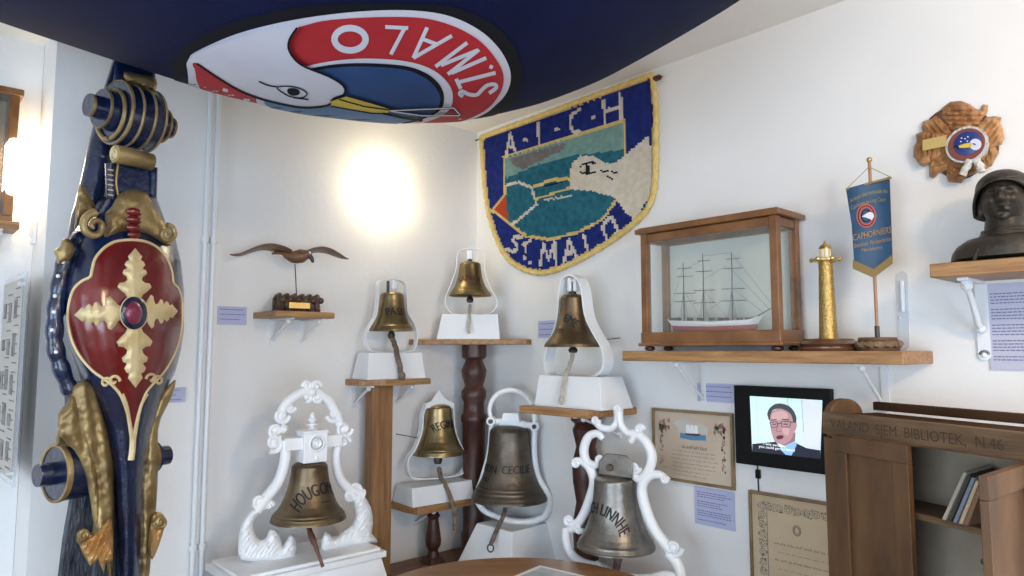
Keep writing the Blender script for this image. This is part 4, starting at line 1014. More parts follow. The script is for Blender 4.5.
# ------------------------------------------------------------------ VIDEO SCREEN
F = Fr(onR(741, 462, .001), -90)
L = [F.p(739, 385), F.p(834, 390), F.p(741, 462)]; wd = F.p(834, 390).x; ht = L[0].z
t = thing('video_screen', 'black framed video screen showing a talking man in glasses', 'screen', F)
MB().box((wd/2, -.018, ht/2), (wd, .034, ht)).build('casing', blackpl, t, bevel=.003)
XA = lambda x, y: (730+x/5.762, 380+y/5.762)
def se(e): return lambda x, y: F.p(*XA(x, y), -.0355-e)
def smat(n, c, s=.9): return mat('screen_'+n, c, .6, emis=s, spec=.1)
scr = MB(); patch(scr, [(114, 92), (532, 117), (520, 455), (128, 412)], se(0), 40); scr = scr.build('display', smat('wall', (.56, .74, .72), .8), t)
def sp(name, pts, e, m, sn=0, st=20):
    mb = MB(); patch(mb, pts, se(e), st, sn); mb.build(name, m, scr, smooth=0)
def sr(name, pts, wd_, e, m, closed=False, n=0):
    mb = MB(); ribbon(mb, pts, wd_, se(e), closed, 20, n); mb.build(name, m, scr, smooth=0)
sp('image_door', [(410, 112), (530, 120), (522, 400), (420, 390)], .0003, smat('pale', (.60, .66, .76), .8))
sr('image_moulding', [(330, 105), (345, 200)], 4, .0004, smat('line', (.30, .45, .45), .6)); sr('image_moulding', [(412, 112), (425, 300)], 4, .0004, smat('line2', (.30, .40, .48), .6)); sr('image_moulding', [(150, 96), (165, 360)], 3, .0004, smat('line3', (.40, .58, .58), .6))
suit = smat('suit', (.025, .028, .045), .8)
sp('image_suit', [(128, 412), (129, 368), (200, 362), (262, 355), (300, 400), (350, 405), (378, 362), (440, 392), (500, 402), (521, 405), (520, 455)], .0005, suit)
sp('image_shirt', [(285, 395), (330, 372), (372, 352), (385, 372), (355, 435), (320, 430)], .0008, smat('shirt', (.25, .45, .75), .8))
skin = smat('skin', (.40, .24, .26), .8); sk2 = smat('skin_light', (.52, .34, .34), .8)
sp('image_neck', [(255, 330), (378, 300), (374, 362), (325, 385), (270, 362)], .0007, smat('neck', (.27, .15, .17), .8))
sp('image_face', [(228, 205), (250, 175), (300, 162), (350, 185), (362, 230), (368, 275), (360, 330), (325, 365), (285, 368), (255, 350), (238, 300), (232, 260)], .001, skin, 3)
sp('image_ear', [(366, 245), (382, 240), (386, 265), (376, 295), (362, 295)], .0012, skin, 2)
sp('image_forehead', [(240, 200), (262, 185), (300, 178), (330, 195), (325, 225), (250, 232)], .0013, sk2, 3)
sp('image_cheek', [(300, 275), (340, 280), (335, 320), (310, 310)], .0013, sk2, 3)
sp('image_hair', [(222, 225), (215, 190), (235, 155), (275, 135), (330, 145), (365, 175), (382, 215), (380, 240), (366, 245), (355, 205), (330, 180), (290, 165), (250, 172), (234, 200), (230, 232)], .0016, smat('hair', (.06, .065, .08), .8), 3)
for pts in ([(228, 245), (270, 240), (275, 268), (240, 275)], [(295, 238), (350, 240), (345, 270), (300, 272)]): sr('image_glasses', pts, 4, .002, suit, True)
sr('image_glasses', [(270, 252), (295, 250)], 4, .002, suit); sr('image_glasses', [(350, 245), (380, 240)], 4, .002, suit)
sr('image_brow', [(236, 232), (268, 228)], 5, .0021, suit); sr('image_brow', [(298, 226), (340, 230)], 5, .0021, suit)
sr('image_eye', [(244, 256), (264, 254)], 5, .0021, suit); sr('image_eye', [(308, 254), (334, 255)], 5, .0021, suit)
sr('image_nose', [(278, 250), (266, 290), (282, 298), (296, 292)], 5, .0018, smat('nose', (.28, .15, .16), .8), False, 3)
sp('image_mouth', [(266, 328), (285, 318), (308, 322), (302, 338), (275, 342)], .0018, smat('mouth', (.10, .035, .045), .8), 2)
def stext(s, cx, cy, size, wd_):
    v, f = text2d(s, size, 0); W = max(a for a, b_ in v)*2; sx = wd_/W; fn = se(.003)
    MB().add([fn(cx+a*sx, cy-b_+a*sx*.12) for a, b_ in v], f).build('subtitle', smat('subtitle_white', (.95, .97, 1), .9), scr, smooth=0)
stext('I really wanted to', 255, 380, 18, 130); stext('you could get on board', 270, 401, 22, 205)
F2 = Fr(F.loc, -90)
MB().tube(catmull([F.p(757, 465, -.006), F.p(758, 474, -.008), F.p(758, 480, -.006), F.p(759, 500, -.003)], 5), .0022, 6).box(F.p(758, 474, -.008), (.014, .010, .028)).build('power_cable', blackpl, t)

# ------------------------------------------------------------------ BOOKCASE
ang = radians(47.8-23.7); O = CAM+Vector((cos(ang), sin(ang), 0))*2.05; topz = 1.388
F = Fr((O.x, O.y, 0), -111.3)
t = thing('bookcase', 'old brown wooden wall bookcase with a carved top rail and one open door', 'bookcase', F)
W = .262+.25+.045; DP = .17; sw = .022
dz = 1.332; lin = .055
for x, nm in ((sw/2-.002, 'side_panel'), (W-sw/2, 'side_panel')):
    prof = [(0, .0), (DP, .0), (DP, topz-.02)]
    arc = [(DP-(DP-.012)*.5*(1-cos(a)), topz-.02+.055*sin(a)) for a in np.linspace(0.1, pi-.3, 14)]
    prof = [(0.012, .02), (DP, .02), (DP, topz-.01)]+[(DP*.36+.36*DP*.95*cos(a), topz-.012+.045*sin(a)) for a in np.linspace(.1, pi-.25, 14)]+[(.012, topz-.005)]
    MB().prism([(x-sw/2, p[0], p[1]) for p in prof], [(x+sw/2, p[0], p[1]) for p in prof]).build(nm, oldwood, t, bevel=.002)
lp = MB().box((W/2, .006, topz-lin/2), (W, .022, lin)).build('top_rail', oldwood2, t, bevel=.002)
v, f = text2d('VALAND  SJEM  BIBLIOTEK,  N.46', .034, 0); Wt = max(a for a, b_ in v)*2; sx = (W*.80)/Wt
ob = MB().add([(W*.455+a*sx, -.0057, topz-.040+b_) for a, b_ in v], f).build('carved_lettering', mat('carved_letter_dark', (.065, .035, .02), .8), lp, smooth=0)
MB().box((W/2, -.006, topz-lin+.001), (W, .005, .004)).build('moulding', oldwood, lp)
MB().box((W/2, DP-.01, (topz)/2-.01), (W-2*sw, .012, topz-.03)).build('back_panel', inwood, t, smooth=0)
MB().box((W/2, DP-.008, topz+.012), (W-2*sw, .02, .022)).box((W/2, .09, topz-.012), (W-2*sw, .15, .012)).build('top_board', mat('gap_shade_wood', (.05, .025, .014), .95, col2=(.09, .05, .03), scale=6, spec=.05), t, bevel=.002)  # dark matt wood: shade of the gap behind the rail put into its colour
MB().box((.024, .006, (dz)/2), (.044, .018, dz-.02)).build('left_stile', oldwood, t, bevel=.001)
MB().box((W-.02, .006, dz/2), (.04, .018, dz-.02)).build('right_stile', oldwood, t, bevel=.001)
sz_ = F.p(950, 520, .06).z
for z in (sz_, sz_-.36, .12, ): MB().box((W/2, DP/2+.005, z), (W-2*sw, DP-.035, .014)).build('shelf_board', oldwood2, t, bevel=.001)
def door(x0, x1, parent, flip=1, name='door'):
    w_ = x1-x0; h0, h1 = .05, dz
    d = MB(); st_ = .042
    d.box(((x0+x1)/2, -.008, h1-st_/2), (w_, .016, st_)).box(((x0+x1)/2, -.008, h0+st_/2), (w_, .016, st_)).box((x0+st_/2, -.008, (h0+h1)/2), (st_, .016, h1-h0-2*st_)).box((x1-st_/2, -.008, (h0+h1)/2), (st_, .016, h1-h0-2*st_))
    d.box(((x0+x1)/2, -.004, (h0+h1)/2), (w_-2*st_, .008, h1-h0-2*st_))
    return d.build(name, oldwood, parent, bevel=.0015)
door(.044, .262, t)
hx = .262+.25-.002; w_ = .25; best = None
for fi in range(60, 170):
    a = radians(fi); lx = hx-w_*cos(a); ly = -w_*sin(a); P = F.w((lx, ly, dz)); v_ = P-CAM; sxp = 512+FPX*v_.dot(RV)/v_.dot(FV)
    if best is None or abs(sxp-979) < best[0]: best = (abs(sxp-979), fi)
dd = door(-w_, 0, t); dd.location = (hx, 0, 0); dd.rotation_euler = (0, 0, radians(best[1]))
MB().ball((-w_+.025, .006, sz_+.012), .006, 8).build('knob', iron, dd)
# folders on the shelf
fm = [mat('folder_pale', (.45, .40, .33), .7), mat('folder_dark', (.06, .05, .045), .7), mat('folder_blue', (.22, .25, .32), .6), mat('folder_cream', (.55, .42, .26), .7), mat('folder_brown', (.25, .14, .08), .7)]
nm_ = ['pale', 'black', 'grey blue', 'cream', 'brown']
fx0 = F.p(960, 525, .07).x
for i in range(5):
    x = fx0+i*.013; Gf = Fr(F.w((x, .06, sz_+.0075)), -111.3); h_ = .118-.005*i
    o = MB(); lean = .034-.004*i
    o.hexa([(-.004, -.04, 0), (.004, -.04, 0), (.004, .07, 0), (-.004, .07, 0)], [(lean-.004, -.01, h_*.9), (lean+.004, -.01, h_*.9), (lean+.004, .07, h_), (lean-.004, .07, h_)])
    o = o.build('folder', fm[i], smooth=0, loc=Gf.loc); o.rotation_euler = (0, 0, Gf.a)
    tag(o, ['pale folder leaning leftmost in the open bookcase', 'black folder, second from the left in the bookcase', 'grey blue folder in the middle of the bookcase row', 'cream folder right of the grey blue one in the bookcase', 'brown folder nearest the open bookcase door'][i], 'folder', 'folders leaning on the bookcase shelf')

# ------------------------------------------------------------------ TAPESTRY
F = Fr(onR(485, 137, .006), -90); T = 2.505
tp = thing('wall_tapestry', 'knotted wool shield hanging with a gull and the words AICH ST MALO', 'tapestry', F)
def tw(x, y):
    p = F.p(460+x/T, 60+y/T); return Vector((p.x, p.z))
outl = [tw(*q_) for q_ in [(a.x, a.y) for a in catmull([(55, 195), (200, 142), (340, 91), (483, 38)], 4)]+[(a.x, a.y) for a in catmull([(487, 60), (493, 110), (494, 180), (493, 260), (489, 330), (470, 378), (430, 418), (380, 455), (320, 492), (250, 525), (200, 534), (155, 522), (118, 492), (92, 440), (72, 370), (62, 280), (58, 215)], 4)]]
def poly(pts): return [tw(*q_) for q_ in pts]
def inp(p, P):
    c = False; j = len(P)-1
    for i in range(len(P)):
        if (P[i].y > p.y) != (P[j].y > p.y) and p.x < (P[j].x-P[i].x)*(p.y-P[i].y)/(P[j].y-P[i].y)+P[i].x: c = not c
        j = i
    return c
def near(p, pl, closed=False):
    best = 9
    for i in range(len(pl) if closed else len(pl)-1):
        a = pl[i]; b_ = pl[(i+1) % len(pl)]; ab = b_-a; t_ = max(0, min(1, (p-a).dot(ab)/max(1e-9, ab.length_squared))); best = min(best, (p-a-ab*t_).length)
    return best
panel = poly([(112, 243), (415, 152), (415, 245), (398, 345), (362, 398), (300, 432), (230, 450), (170, 443), (128, 410), (84, 378), (116, 335)])
regions = [(panel, 2), (poly([(116, 246), (412, 156), (412, 225), (300, 240), (118, 300)]), 3), (poly([(125, 250), (268, 208), (262, 225), (215, 248), (160, 275), (140, 268)]), 4), (poly([(118, 298), (200, 262), (300, 238), (310, 262), (285, 300), (118, 335)]), 2),
           (poly([(280, 325), (276, 290), (284, 258), (305, 241), (335, 240), (360, 255), (385, 262), (420, 235), (474, 190), (488, 250), (482, 335), (440, 405), (420, 385), (400, 360), (392, 345), (340, 332), (300, 335)]), 1),
           (poly([(175, 372), (225, 338), (280, 326), (330, 328), (392, 346), (372, 385), (320, 420), (240, 440), (180, 436), (140, 412)]), 2), (poly([(84, 378), (117, 342), (124, 402)]), 6)]
strokes = [([(122, 312), (150, 308), (182, 320), (195, 362), (160, 392), (134, 412)], 7, 1), ([(185, 320), (230, 302), (280, 298)], 8, 5), ([(190, 350), (275, 322)], 5, 5), ([(215, 352), (280, 340)], 4, 1), ([(215, 316), (262, 308)], 3, 7),
           ([(302, 268), (318, 258), (340, 258)], 4, 7), ([(306, 282), (322, 288), (340, 280)], 4, 7), ([(320, 262), (322, 285)], 10, 7), ([(352, 272), (364, 282), (378, 275), (388, 285), (398, 280)], 2.5, 7), ([(372, 292), (384, 300)], 2.5, 7)]
tA = lambda L: [[(75.2+.435*a, 50.1+.435*b_) for a, b_ in l] for l in L]
tB = lambda L: [[(75.2+.435*a, 300.6+.435*b_) for a, b_ in l] for l in L]
Ls = tA([[(98, 440), (122, 310), (155, 420)], [(108, 388), (146, 385)], [(206, 346), (220, 346)], [(285, 250), (288, 378)], [(384, 286), (398, 284)], [(525, 172), (475, 205), (468, 262), (488, 306), (520, 300)], [(594, 216), (608, 216)], [(660, 120), (668, 252)], [(755, 80), (762, 225)], [(665, 182), (755, 155)]])
Ls += tB([[(192, 330), (150, 328), (138, 350), (165, 378), (165, 402), (140, 412), (102, 400)], [(198, 368), (242, 352)], [(208, 362), (210, 412)], [(204, 444), (206, 452)], [(235, 480), (242, 480)], [(295, 495), (314, 368), (345, 460), (378, 352), (386, 490)], [(430, 482), (460, 345), (512, 462)], [(445, 428), (492, 412)], [(545, 315), (572, 425), (640, 395)], [(692, 215), (650, 270), (682, 350), (712, 335), (742, 290), (712, 225), (692, 215)], [(782, 280), (790, 282)]])
strokes += [(q_, 8, 1) for q_ in Ls]
strokes = [(poly(p_), w_*F.k/T*.52, c_) for p_, w_, c_ in strokes]
cell = .0115; cz_ = .0078; xs_ = [p.x for p in outl]; zs_ = [p.y for p in outl]
nx = int((max(xs_)-min(xs_))/cell)+1; nz = int((max(zs_)-min(zs_))/cz_)+1
mb = MB(); mats_t = [t_blue, t_cream, t_teal, t_green, t_grey, t_gold, t_red, t_black]
x0 = min(xs_); z0_ = min(zs_)
for i in range(nx):
    for j in range(nz):
        p = Vector((x0+(i+.5)*cell, z0_+(j+.5)*cz_))
        if not inp(p, outl): continue
        pj = Vector((p.x, p.y+.001*((i*7) % 3-1)))
        dd_ = near(pj, outl, True)
        if dd_ < .017: c_ = 5
        else:
            c_ = 0
            for P_l, cc_ in regions:
                if inp(pj, P_l): c_ = cc_
            if near(pj, panel, True) < .007 and c_ != 1: c_ = 5
            for P_l, w2, cc_ in strokes:
                if near(pj, P_l) < w2: c_ = cc_
        xa, xm, xb = x0+i*cell, x0+(i+.5)*cell, x0+(i+1)*cell; za = z0_+j*cz_; zb_ = za+cz_; zm = (za+zb_)/2
        mb.cur = c_; h0, h1 = -.004, -.014
        mb.add([(xa, h0, za), (xm, h1+.003, za), (xb, h0, za), (xa, h0, zm), (xm, h1, zm), (xb, h0, zm), (xa, h0, zb_), (xm, h1+.003, zb_), (xb, h0, zb_)], [(0, 1, 4, 3), (1, 2, 5, 4), (3, 4, 7, 6), (4, 5, 8, 7)])
mb.build('knotted_field', mats_t, tp, smooth=60)
mb = MB(); o2 = [Vector((p.x, 0, p.y)) for p in outl]
mb.prism([(p.x, -.0012, p.z) for p in o2], [(p.x, .003, p.z) for p in o2]); mb.build('backing', t_gold, tp)
mb = MB().tube([(p.x, -.008, p.z) for p in dense(o2, .01)], .011, 10, closed=True, lobes=3, twist=120); mb.build('braided_border', t_gold, tp)
a = tw(38, 203); b_ = tw(508, 42)
MB().tube([(a.x, -.004, a.y), (b_.x, -.004, b_.y)], .0035, 10).tube([(b_.x-.06, -.006, b_.y), (b_.x-.01, -.006, b_.y)], .011, 10).build('hanging_rod', darkwood, tp)

# ------------------------------------------------------------------ FLAG UNDER THE CEILING
LX = [-260, -120, 0, 60, 120, 170, 220, 300, 380, 440, 480, 540, 600, 660, 735, 820]; LY = [-75, -22, 22, 42, 62, 78, 93, 111, 120, 121.5, 118, 104, 81, 48, 4, -60]
A0 = 2.0; KN = .43; KF = 4.0
def abz(px, py):
    d = ray(px, py); a = d.x*cos(YAW)+d.y*sin(YAW); b_ = d.x*RV.x+d.y*RV.y; return b_/a, d.z/a
lt = [abz(x, y) for x, y in zip(LX, LY)]
LT = np.array([a for a, b_ in lt]); LM = np.array([b_ for a, b_ in lt])
tg = np.linspace(LT[0], LT[-1], 400); mg = np.interp(tg, LT, LM)
ker = np.exp(-np.linspace(-2, 2, 31)**2); ker /= ker.sum(); mg = np.convolve(np.pad(mg, 15, 'edge'), ker, 'valid')
def mf(t_): return float(np.interp(t_, tg, mg))
def fz(a, t_): return a*mf(t_)+(KN if a < A0 else KF)*(a-A0)**2
def fpt(a, t_, off=0.0):
    def P(a, t_): return Vector((CAM.x+a*(cos(YAW)+t_*RV.x), CAM.y+a*(sin(YAW)+t_*RV.y), CAM.z+fz(a, t_)))
    p = P(a, t_)
    if off:
        n_ = (P(a+.004, t_)-P(a-.004, t_)).cross(P(a, t_+.003)-P(a, t_-.003)).normalized()
        if n_.z > 0: n_ = -n_
        p = p+n_*off
    return p
def fl_px(px, py, off):
    t_, e = abz(px, py); m_ = mf(t_)
    if e <= m_: return fpt(A0+(m_-e)*1.5, t_, off)
    bq = 2*KN*A0+e-m_; a = (bq-sqrt(bq*bq-4*KN*KN*A0*A0))/(2*KN)
    return fpt(a, t_, off)
ff = bpy.data.objects.new('ceiling_flag', None); COL.objects.link(ff); ff.location = (0, 0, 0)
tag(ff, 'big navy flag with a round ST MALO gull emblem slung under the ceiling', 'flag')
vs = []; fs = []; ts = np.linspace(LT[1], LT[-1]-.01, 120); NA_ = 90
HZ = H-CAM.z-.02
for t_ in ts:
    # far edge where the cloth meets the ceiling
    a_end = A0
    while fz(a_end+.01, t_) < HZ and a_end < 2.4: 
        P = fpt(a_end+.01, t_)
        if P.x > -.03 or P.y > -.03: break
        a_end += .01
    a_st = .85
    for j in range(NA_): vs.append(fpt(a_st+(a_end-a_st)*j/(NA_-1), t_))
vs = [Vector((v.x, v.y, min(v.z, H-.008))) for v in vs]
for i in range(len(ts)-1):
    for j in range(NA_-1): a = i*NA_+j; fs.append((a, a+1, a+NA_+1, a+NA_))
o = MB().add(vs, fs).build('cloth', navy, ff, smooth=180); fcl = o
so = o.modifiers.new('solid', 'SOLIDIFY'); so.thickness = .002; so.offset = 0
K3 = 2.7676
def ff_(off): return lambda x, y: fl_px(170+x/K3, y/K3, off)
def fpatch(name, pts, off, m, sn=5, st=11, parent=fcl):
    mb = MB(); patch(mb, pts, ff_(off), st, sn); mb.build(name, m, parent, smooth=180)
def frib(name, lines, wd_, off, m, n=0, closed=False, parent=fcl):
    mb = MB()
    for l in lines: ribbon(mb, l, wd_, ff_(off), closed, 6, n)
    mb.build(name, m, parent, smooth=180)
fpatch('emblem_halo', [(10, 200), (20, 150), (90, 95), (220, 45), (400, 12), (640, 6), (800, 20), (915, 80), (968, 165), (968, 240), (930, 300), (820, 350), (640, 420), (300, 440), (60, 330)], .003, black_c)
fpatch('emblem_white_ring', [(50, 190), (54, 160), (75, 138), (190, 88), (340, 51), (500, 29), (650, 23), (765, 37), (852, 76), (910, 130), (940, 190), (936, 240), (905, 282), (840, 325), (640, 390), (350, 400), (90, 310)], .0045, white_c)
fpatch('emblem_red_ring', [(72, 190), (74, 162), (180, 112), (345, 72), (450, 48), (650, 40), (758, 56), (848, 100), (903, 160), (922, 210), (906, 262), (850, 312), (700, 360), (400, 385), (150, 330), (85, 240)], .006, red_c)
fpatch('emblem_inner_ring', [(240, 262), (320, 205), (400, 170), (520, 154), (640, 159), (718, 180), (764, 215), (782, 255), (768, 300), (690, 335), (500, 365), (300, 330)], .0075, white_c)
fpatch('emblem_black_ring', [(262, 268), (340, 200), (420, 174), (520, 165), (640, 171), (704, 190), (744, 222), (758, 262), (740, 302), (650, 335), (500, 356), (330, 322)], .0085, black_c)
fpatch('emblem_sea', [(268, 270), (342, 205), (420, 182), (520, 173), (640, 180), (698, 200), (732, 228), (748, 264), (728, 302), (645, 330), (500, 350), (335, 320)], .0095, blue_c)
fpatch('emblem_light_water', [(262, 268), (360, 276), (450, 274), (600, 298), (690, 308), (640, 330), (500, 348), (330, 320)], .0105, mat('light_blue_cloth', (.10, .22, .42), .85), 3)
gp = [(55, 165), (65, 143), (130, 113), (250, 74), (357, 58), (336, 95), (336, 128), (368, 165), (440, 195), (482, 222), (484, 245), (455, 258), (438, 276), (370, 282), (300, 270), (245, 256), (190, 232), (130, 195), (82, 162)]
fpatch('emblem_gull', gp, .012, white_c, 3)
frib('emblem_gull_outline', [[(357, 62), (336, 95), (336, 128), (368, 165), (440, 195), (482, 222), (484, 246), (455, 258), (438, 277), (370, 284), (300, 272), (245, 257), (190, 234), (130, 197), (80, 162)]], 6, .0135, black_c, 4)
fpatch('emblem_beak', [(446, 262), (490, 248), (560, 268), (618, 286), (602, 297), (560, 296), (500, 286), (448, 276)], .0145, yellow_c, 0)
frib('emblem_beak_line', [[(446, 262), (490, 248), (560, 268), (618, 286)], [(470, 258), (540, 278), (612, 288)], [(448, 277), (500, 287), (560, 297), (602, 298)]], 3.5, .0155, black_c)
frib('emblem_eye', [[(300, 228), (330, 224), (362, 230), (382, 244), (368, 256), (340, 254), (318, 244)]], 3.5, .0135, black_c, 4, True)
fpatch('emblem_pupil', [(332, 230), (350, 230), (362, 238), (358, 248), (340, 250), (328, 240)], .0135, black_c, 3, 4)
frib('emblem_eye', [[(250, 211), (275, 222), (302, 226)], [(345, 256), (385, 261)]], 4, .0135, black_c, 3)
frib('emblem_sextant', [[(606, 291), (690, 288), (782, 283), (804, 302), (700, 306), (612, 290)], [(590, 298), (650, 312), (700, 318)]], 6, .0145, black_c)
frib('emblem_sextant', [[(606, 290), (690, 286), (784, 282)], [(784, 282), (802, 302)], [(612, 291), (700, 304), (800, 303)]], 3, .0155, white_c)
el = [(500+43*cos(a), 100+31*sin(a)) for a in np.linspace(0, 2*pi, 26)[:-1]]
frib('emblem_letter', [el], 18, .0075, white_c, 0, True)
fc = lambda L: [[(636.5+.4807*a, 27.7+.4807*b_) for a, b_ in l] for l in L]
for ls_ in ([[(597, 66), (660, 69)], [(652, 66), (612, 142)]], fc([[(158, 82), (78, 258)], [(78, 258), (298, 130)], [(135, 150), (215, 180)]]),
            fc([[(205, 308), (385, 170)], [(235, 300), (445, 213)], [(452, 210), (275, 352)], [(295, 345), (493, 258)]]), fc([[(342, 396), (546, 344)], [(322, 378), (348, 436)]]), fc([[(512, 306), (530, 314)]]),
            [[(p_.x, p_.y) for p_ in catmull([q_ for q_ in fc([[(362, 480), (342, 466), (356, 450), (395, 468), (440, 470), (470, 440), (500, 416), (540, 410), (550, 430), (510, 462)]])[0]], 4)]]):
    frib('emblem_letter', ls_, 10.5, .0075, white_c, 0)
frib('emblem_letter', [[(148, 240), (162, 244)]], 9, .0075, white_c); frib('emblem_letter', [[(205, 268), (222, 270)]], 6, .0075, white_c)

# ------------------------------------------------------------------ CARVED SHIP ORNAMENT
q = onL(128, 470, .42); F = Fr((q.x, q.y, .0), 16); k = F.k
t = thing('carved_scroll_post', 'tall carved navy, maroon and gilt ship ornament with a scroll top', 'carving', F)
rowsN = [(196, 108, 156, .05), (212, 98, 162, .07), (228, 82, 168, .09), (240, 74, 176, .11), (262, 66, 181, .13), (290, 61, 184, .145), (310, 61, 184, .15), (330, 65, 184, .15), (350, 70, 181, .145), (370, 78, 176, .135), (390, 88, 167, .125), (410, 97, 160, .115), (430, 104, 154, .105), (455, 109, 149, .10), (480, 113, 146, .095), (520, 115, 145, .09), (576, 117, 143, .085), (640, 118, 142, .08)]
RY = [r_[0] for r_ in rowsN]; RL = [r_[1] for r_ in rowsN]; RR = [r_[2] for r_ in rowsN]; RD = [r_[3] for r_ in rowsN]
def sy(px, py, e=0.0):
    l = np.interp(py, RY, RL); r_ = np.interp(py, RY, RR); d = np.interp(py, RY, RD); c = (l+r_)/2; hw = (r_-l)/2
    u = max(-1, min(1, (px-c)/hw)); y = -d*(1-abs(u)**2.4)**.6
    return F.p(px, py, y-e-.03*0)
vs = []; fs = []; N = 30; RYd = np.linspace(196, 640, 90)
for py in RYd:
    l = np.interp(py, RY, RL); r_ = np.interp(py, RY, RR)
    row = []
    for i in range(N+1):
        u = -cos(pi*i/N); row.append(sy((l+r_)/2+u*(r_-l)/2, py))
    bk = [Vector((row[N].x, .04, row[N].z)), Vector((row[0].x, .04, row[0].z))]
    vs += row+bk
M_ = N+3
for j in range(len(RYd)-1):
    for i in range(M_): fs.append((j*M_+i, j*M_+(i+1) % M_, (j+1)*M_+(i+1) % M_, (j+1)*M_+i))
fs += [tuple(range(M_)), tuple((len(RYd)-1)*M_+i for i in range(M_))]
for i_, v_ in enumerate(vs):
    if v_.z < 0: vs[i_] = Vector((v_.x, v_.y, .0))
body = MB().add(vs, fs).build('bulging_body', nblue, t, smooth=60)
SH = [(136, 240), (126, 240), (114, 242), (103, 249), (95, 259), (92, 270), (90, 277), (82, 281), (74, 289), (69.5, 302), (68, 320), (72, 340), (80, 356), (92, 370), (104, 379), (113, 386), (121, 396), (127, 412), (130.5, 426), (133, 436), (136, 424), (139.5, 410), (145, 395), (151, 386), (159, 378), (168, 366), (176, 350), (181, 332), (182.3, 312), (181.5, 298), (178, 288), (173.5, 283), (172, 272), (167, 259), (158, 248), (147, 242)]
mb = MB(); patch(mb, SH, lambda a, b_: sy(a, b_, .006), 4, 3); mb.build('shield_field', maroon, t, smooth=60)
def relief_line(name, pts, w_, m, e, closed=False, parent=None, n=4, thick=None):
    P = catmull(pts, n, closed); P = [Vector((p.x, p.y)) for p in P]
    mb = MB().tube([sy(p.x, p.y, e) for p in P], w_*k/2, 8, closed=closed, flat=(1, .8)); return mb.build(name, m, parent or t)
relief_line('shield_border', SH, 3.0, goldpale, .007, True)
relief_line('border_drop', [(133, 434), (132.5, 448), (131, 460)], 6.5, goldpale, .003)
relief_line('border_drop', [(122, 394), (127, 408), (132, 440)], 4, goldpale, .006); relief_line('border_drop', [(147, 394), (140, 408), (134, 440)], 4, goldpale, .006)
for cx, cy, d_ in ((114, 381, 1), (152, 379, -1), (106, 383, 1), (158, 381, -1)):
    relief_line('border_curl', [(cx+d_*(6-i*.45)*cos(i*.55), cy-(6-i*.45)*sin(i*.55)) for i in range(12)], 3, goldpale, .008)
ARM = [(.18, 6), (.27, 9), (.33, 14), (.39, 18), (.45, 16), (.46, 11), (.50, 7.5), (.55, 8.5), (.60, 13), (.655, 12), (.68, 8), (.74, 11), (.79, 9), (.815, 6), (.87, 7.5), (.92, 4.5), (1, 0)]
for (dx, dy, Ln, wf) in ((.02, -1, 64, .95), (.02, 1, 76, 1.0), (-1, .05, 60, .95), (1, -.02, 44, .95)):
    L_ = hypot(dx, dy); dx /= L_; dy /= L_
    h1 = [(134+dx*s_*Ln-dy*w_*wf, 312+dy*s_*Ln+dx*w_*wf) for s_, w_ in ARM]; h2 = [(134+dx*s_*Ln+dy*w_*wf, 312+dy*s_*Ln-dx*w_*wf) for s_, w_ in ARM[-2::-1]]
    o_ = dense(h1+h2, 2.0); v, f = cdt(o_, 2.4); mb = MB()
    vs = []
    for p in v:
        d_ = min(edgedist(p, o_), 5); rdg = abs((p.x-134)*-dy+(p.y-312)*dx)
        vs.append(sy(p.x, p.y, .007+.012*sqrt(d_/5)-.003*(.5+.5*cos(rdg*1.6))*min(1, d_/2)))
    mb.add(vs, [tuple(q_) for q_ in f]); mb.build('gilt_leaf', goldpale, t, smooth=60)
def oval(cx, cy, rx, ry, e, h, m, name):
    vs = []; fs = []; 
    for j in range(8):
        a = j/7*pi/2
        for i in range(28): vs.append(sy(cx+rx*cos(a)*cos(2*pi*i/28), cy+ry*cos(a)*sin(2*pi*i/28), e+h*sin(a)))
    for j in range(7):
        for i in range(28): fs.append((j*28+i, j*28+(i+1) % 28, (j+1)*28+(i+1) % 28, (j+1)*28+i))
    MB().add(vs, fs).build(name, m, t)
oval(134, 313, 14.5, 17.5, .015, .004, goldpale, 'boss_rim'); oval(134, 313, 13.5, 16.5, .0165, .007, nblue, 'boss_ring'); oval(134, 313, 8.6, 11.5, .022, .012, cabo, 'boss_stone')
# gold saddle with scrolls
mb = MB(); puff(mb, F, [(112, 206), (118, 195), (128, 190), (146, 192), (154, 205), (161, 215), (167, 228), (171, 246), (160, 243), (150, 237), (134, 234), (118, 237), (104, 243), (99, 238), (105, 226), (105, 214)], -.065, .045, 14, 2.4, 2, noisy=.004); mb.build('gilt_saddle', gold, t)
for (cx, cy, r_, d_, rad) in ((95, 226, 13.5, -1, 4.2), (167, 234, 9, 1, 3.2)):
    mb = MB(); P = []
    for i in range(26):
        a = -pi/2+d_*i*.36; q_ = r_*(1-.88*i/25); P.append(F.p(cx+q_*cos(a), cy+q_*sin(a), -.10-.02*i/25))
    mb.tube(P, [rad*k*(1-.5*i/25) for i in range(26)], 10).build('gilt_scroll', gold, t)
mb = MB()
for y_ in (212, 220, 228, 235): mb.ball(F.p(134, y_, -.115), 5.4*k*(1 if y_ < 234 else .85), 14, (1.5, .9, .85))
mb.build('maroon_beads', maroon, t)
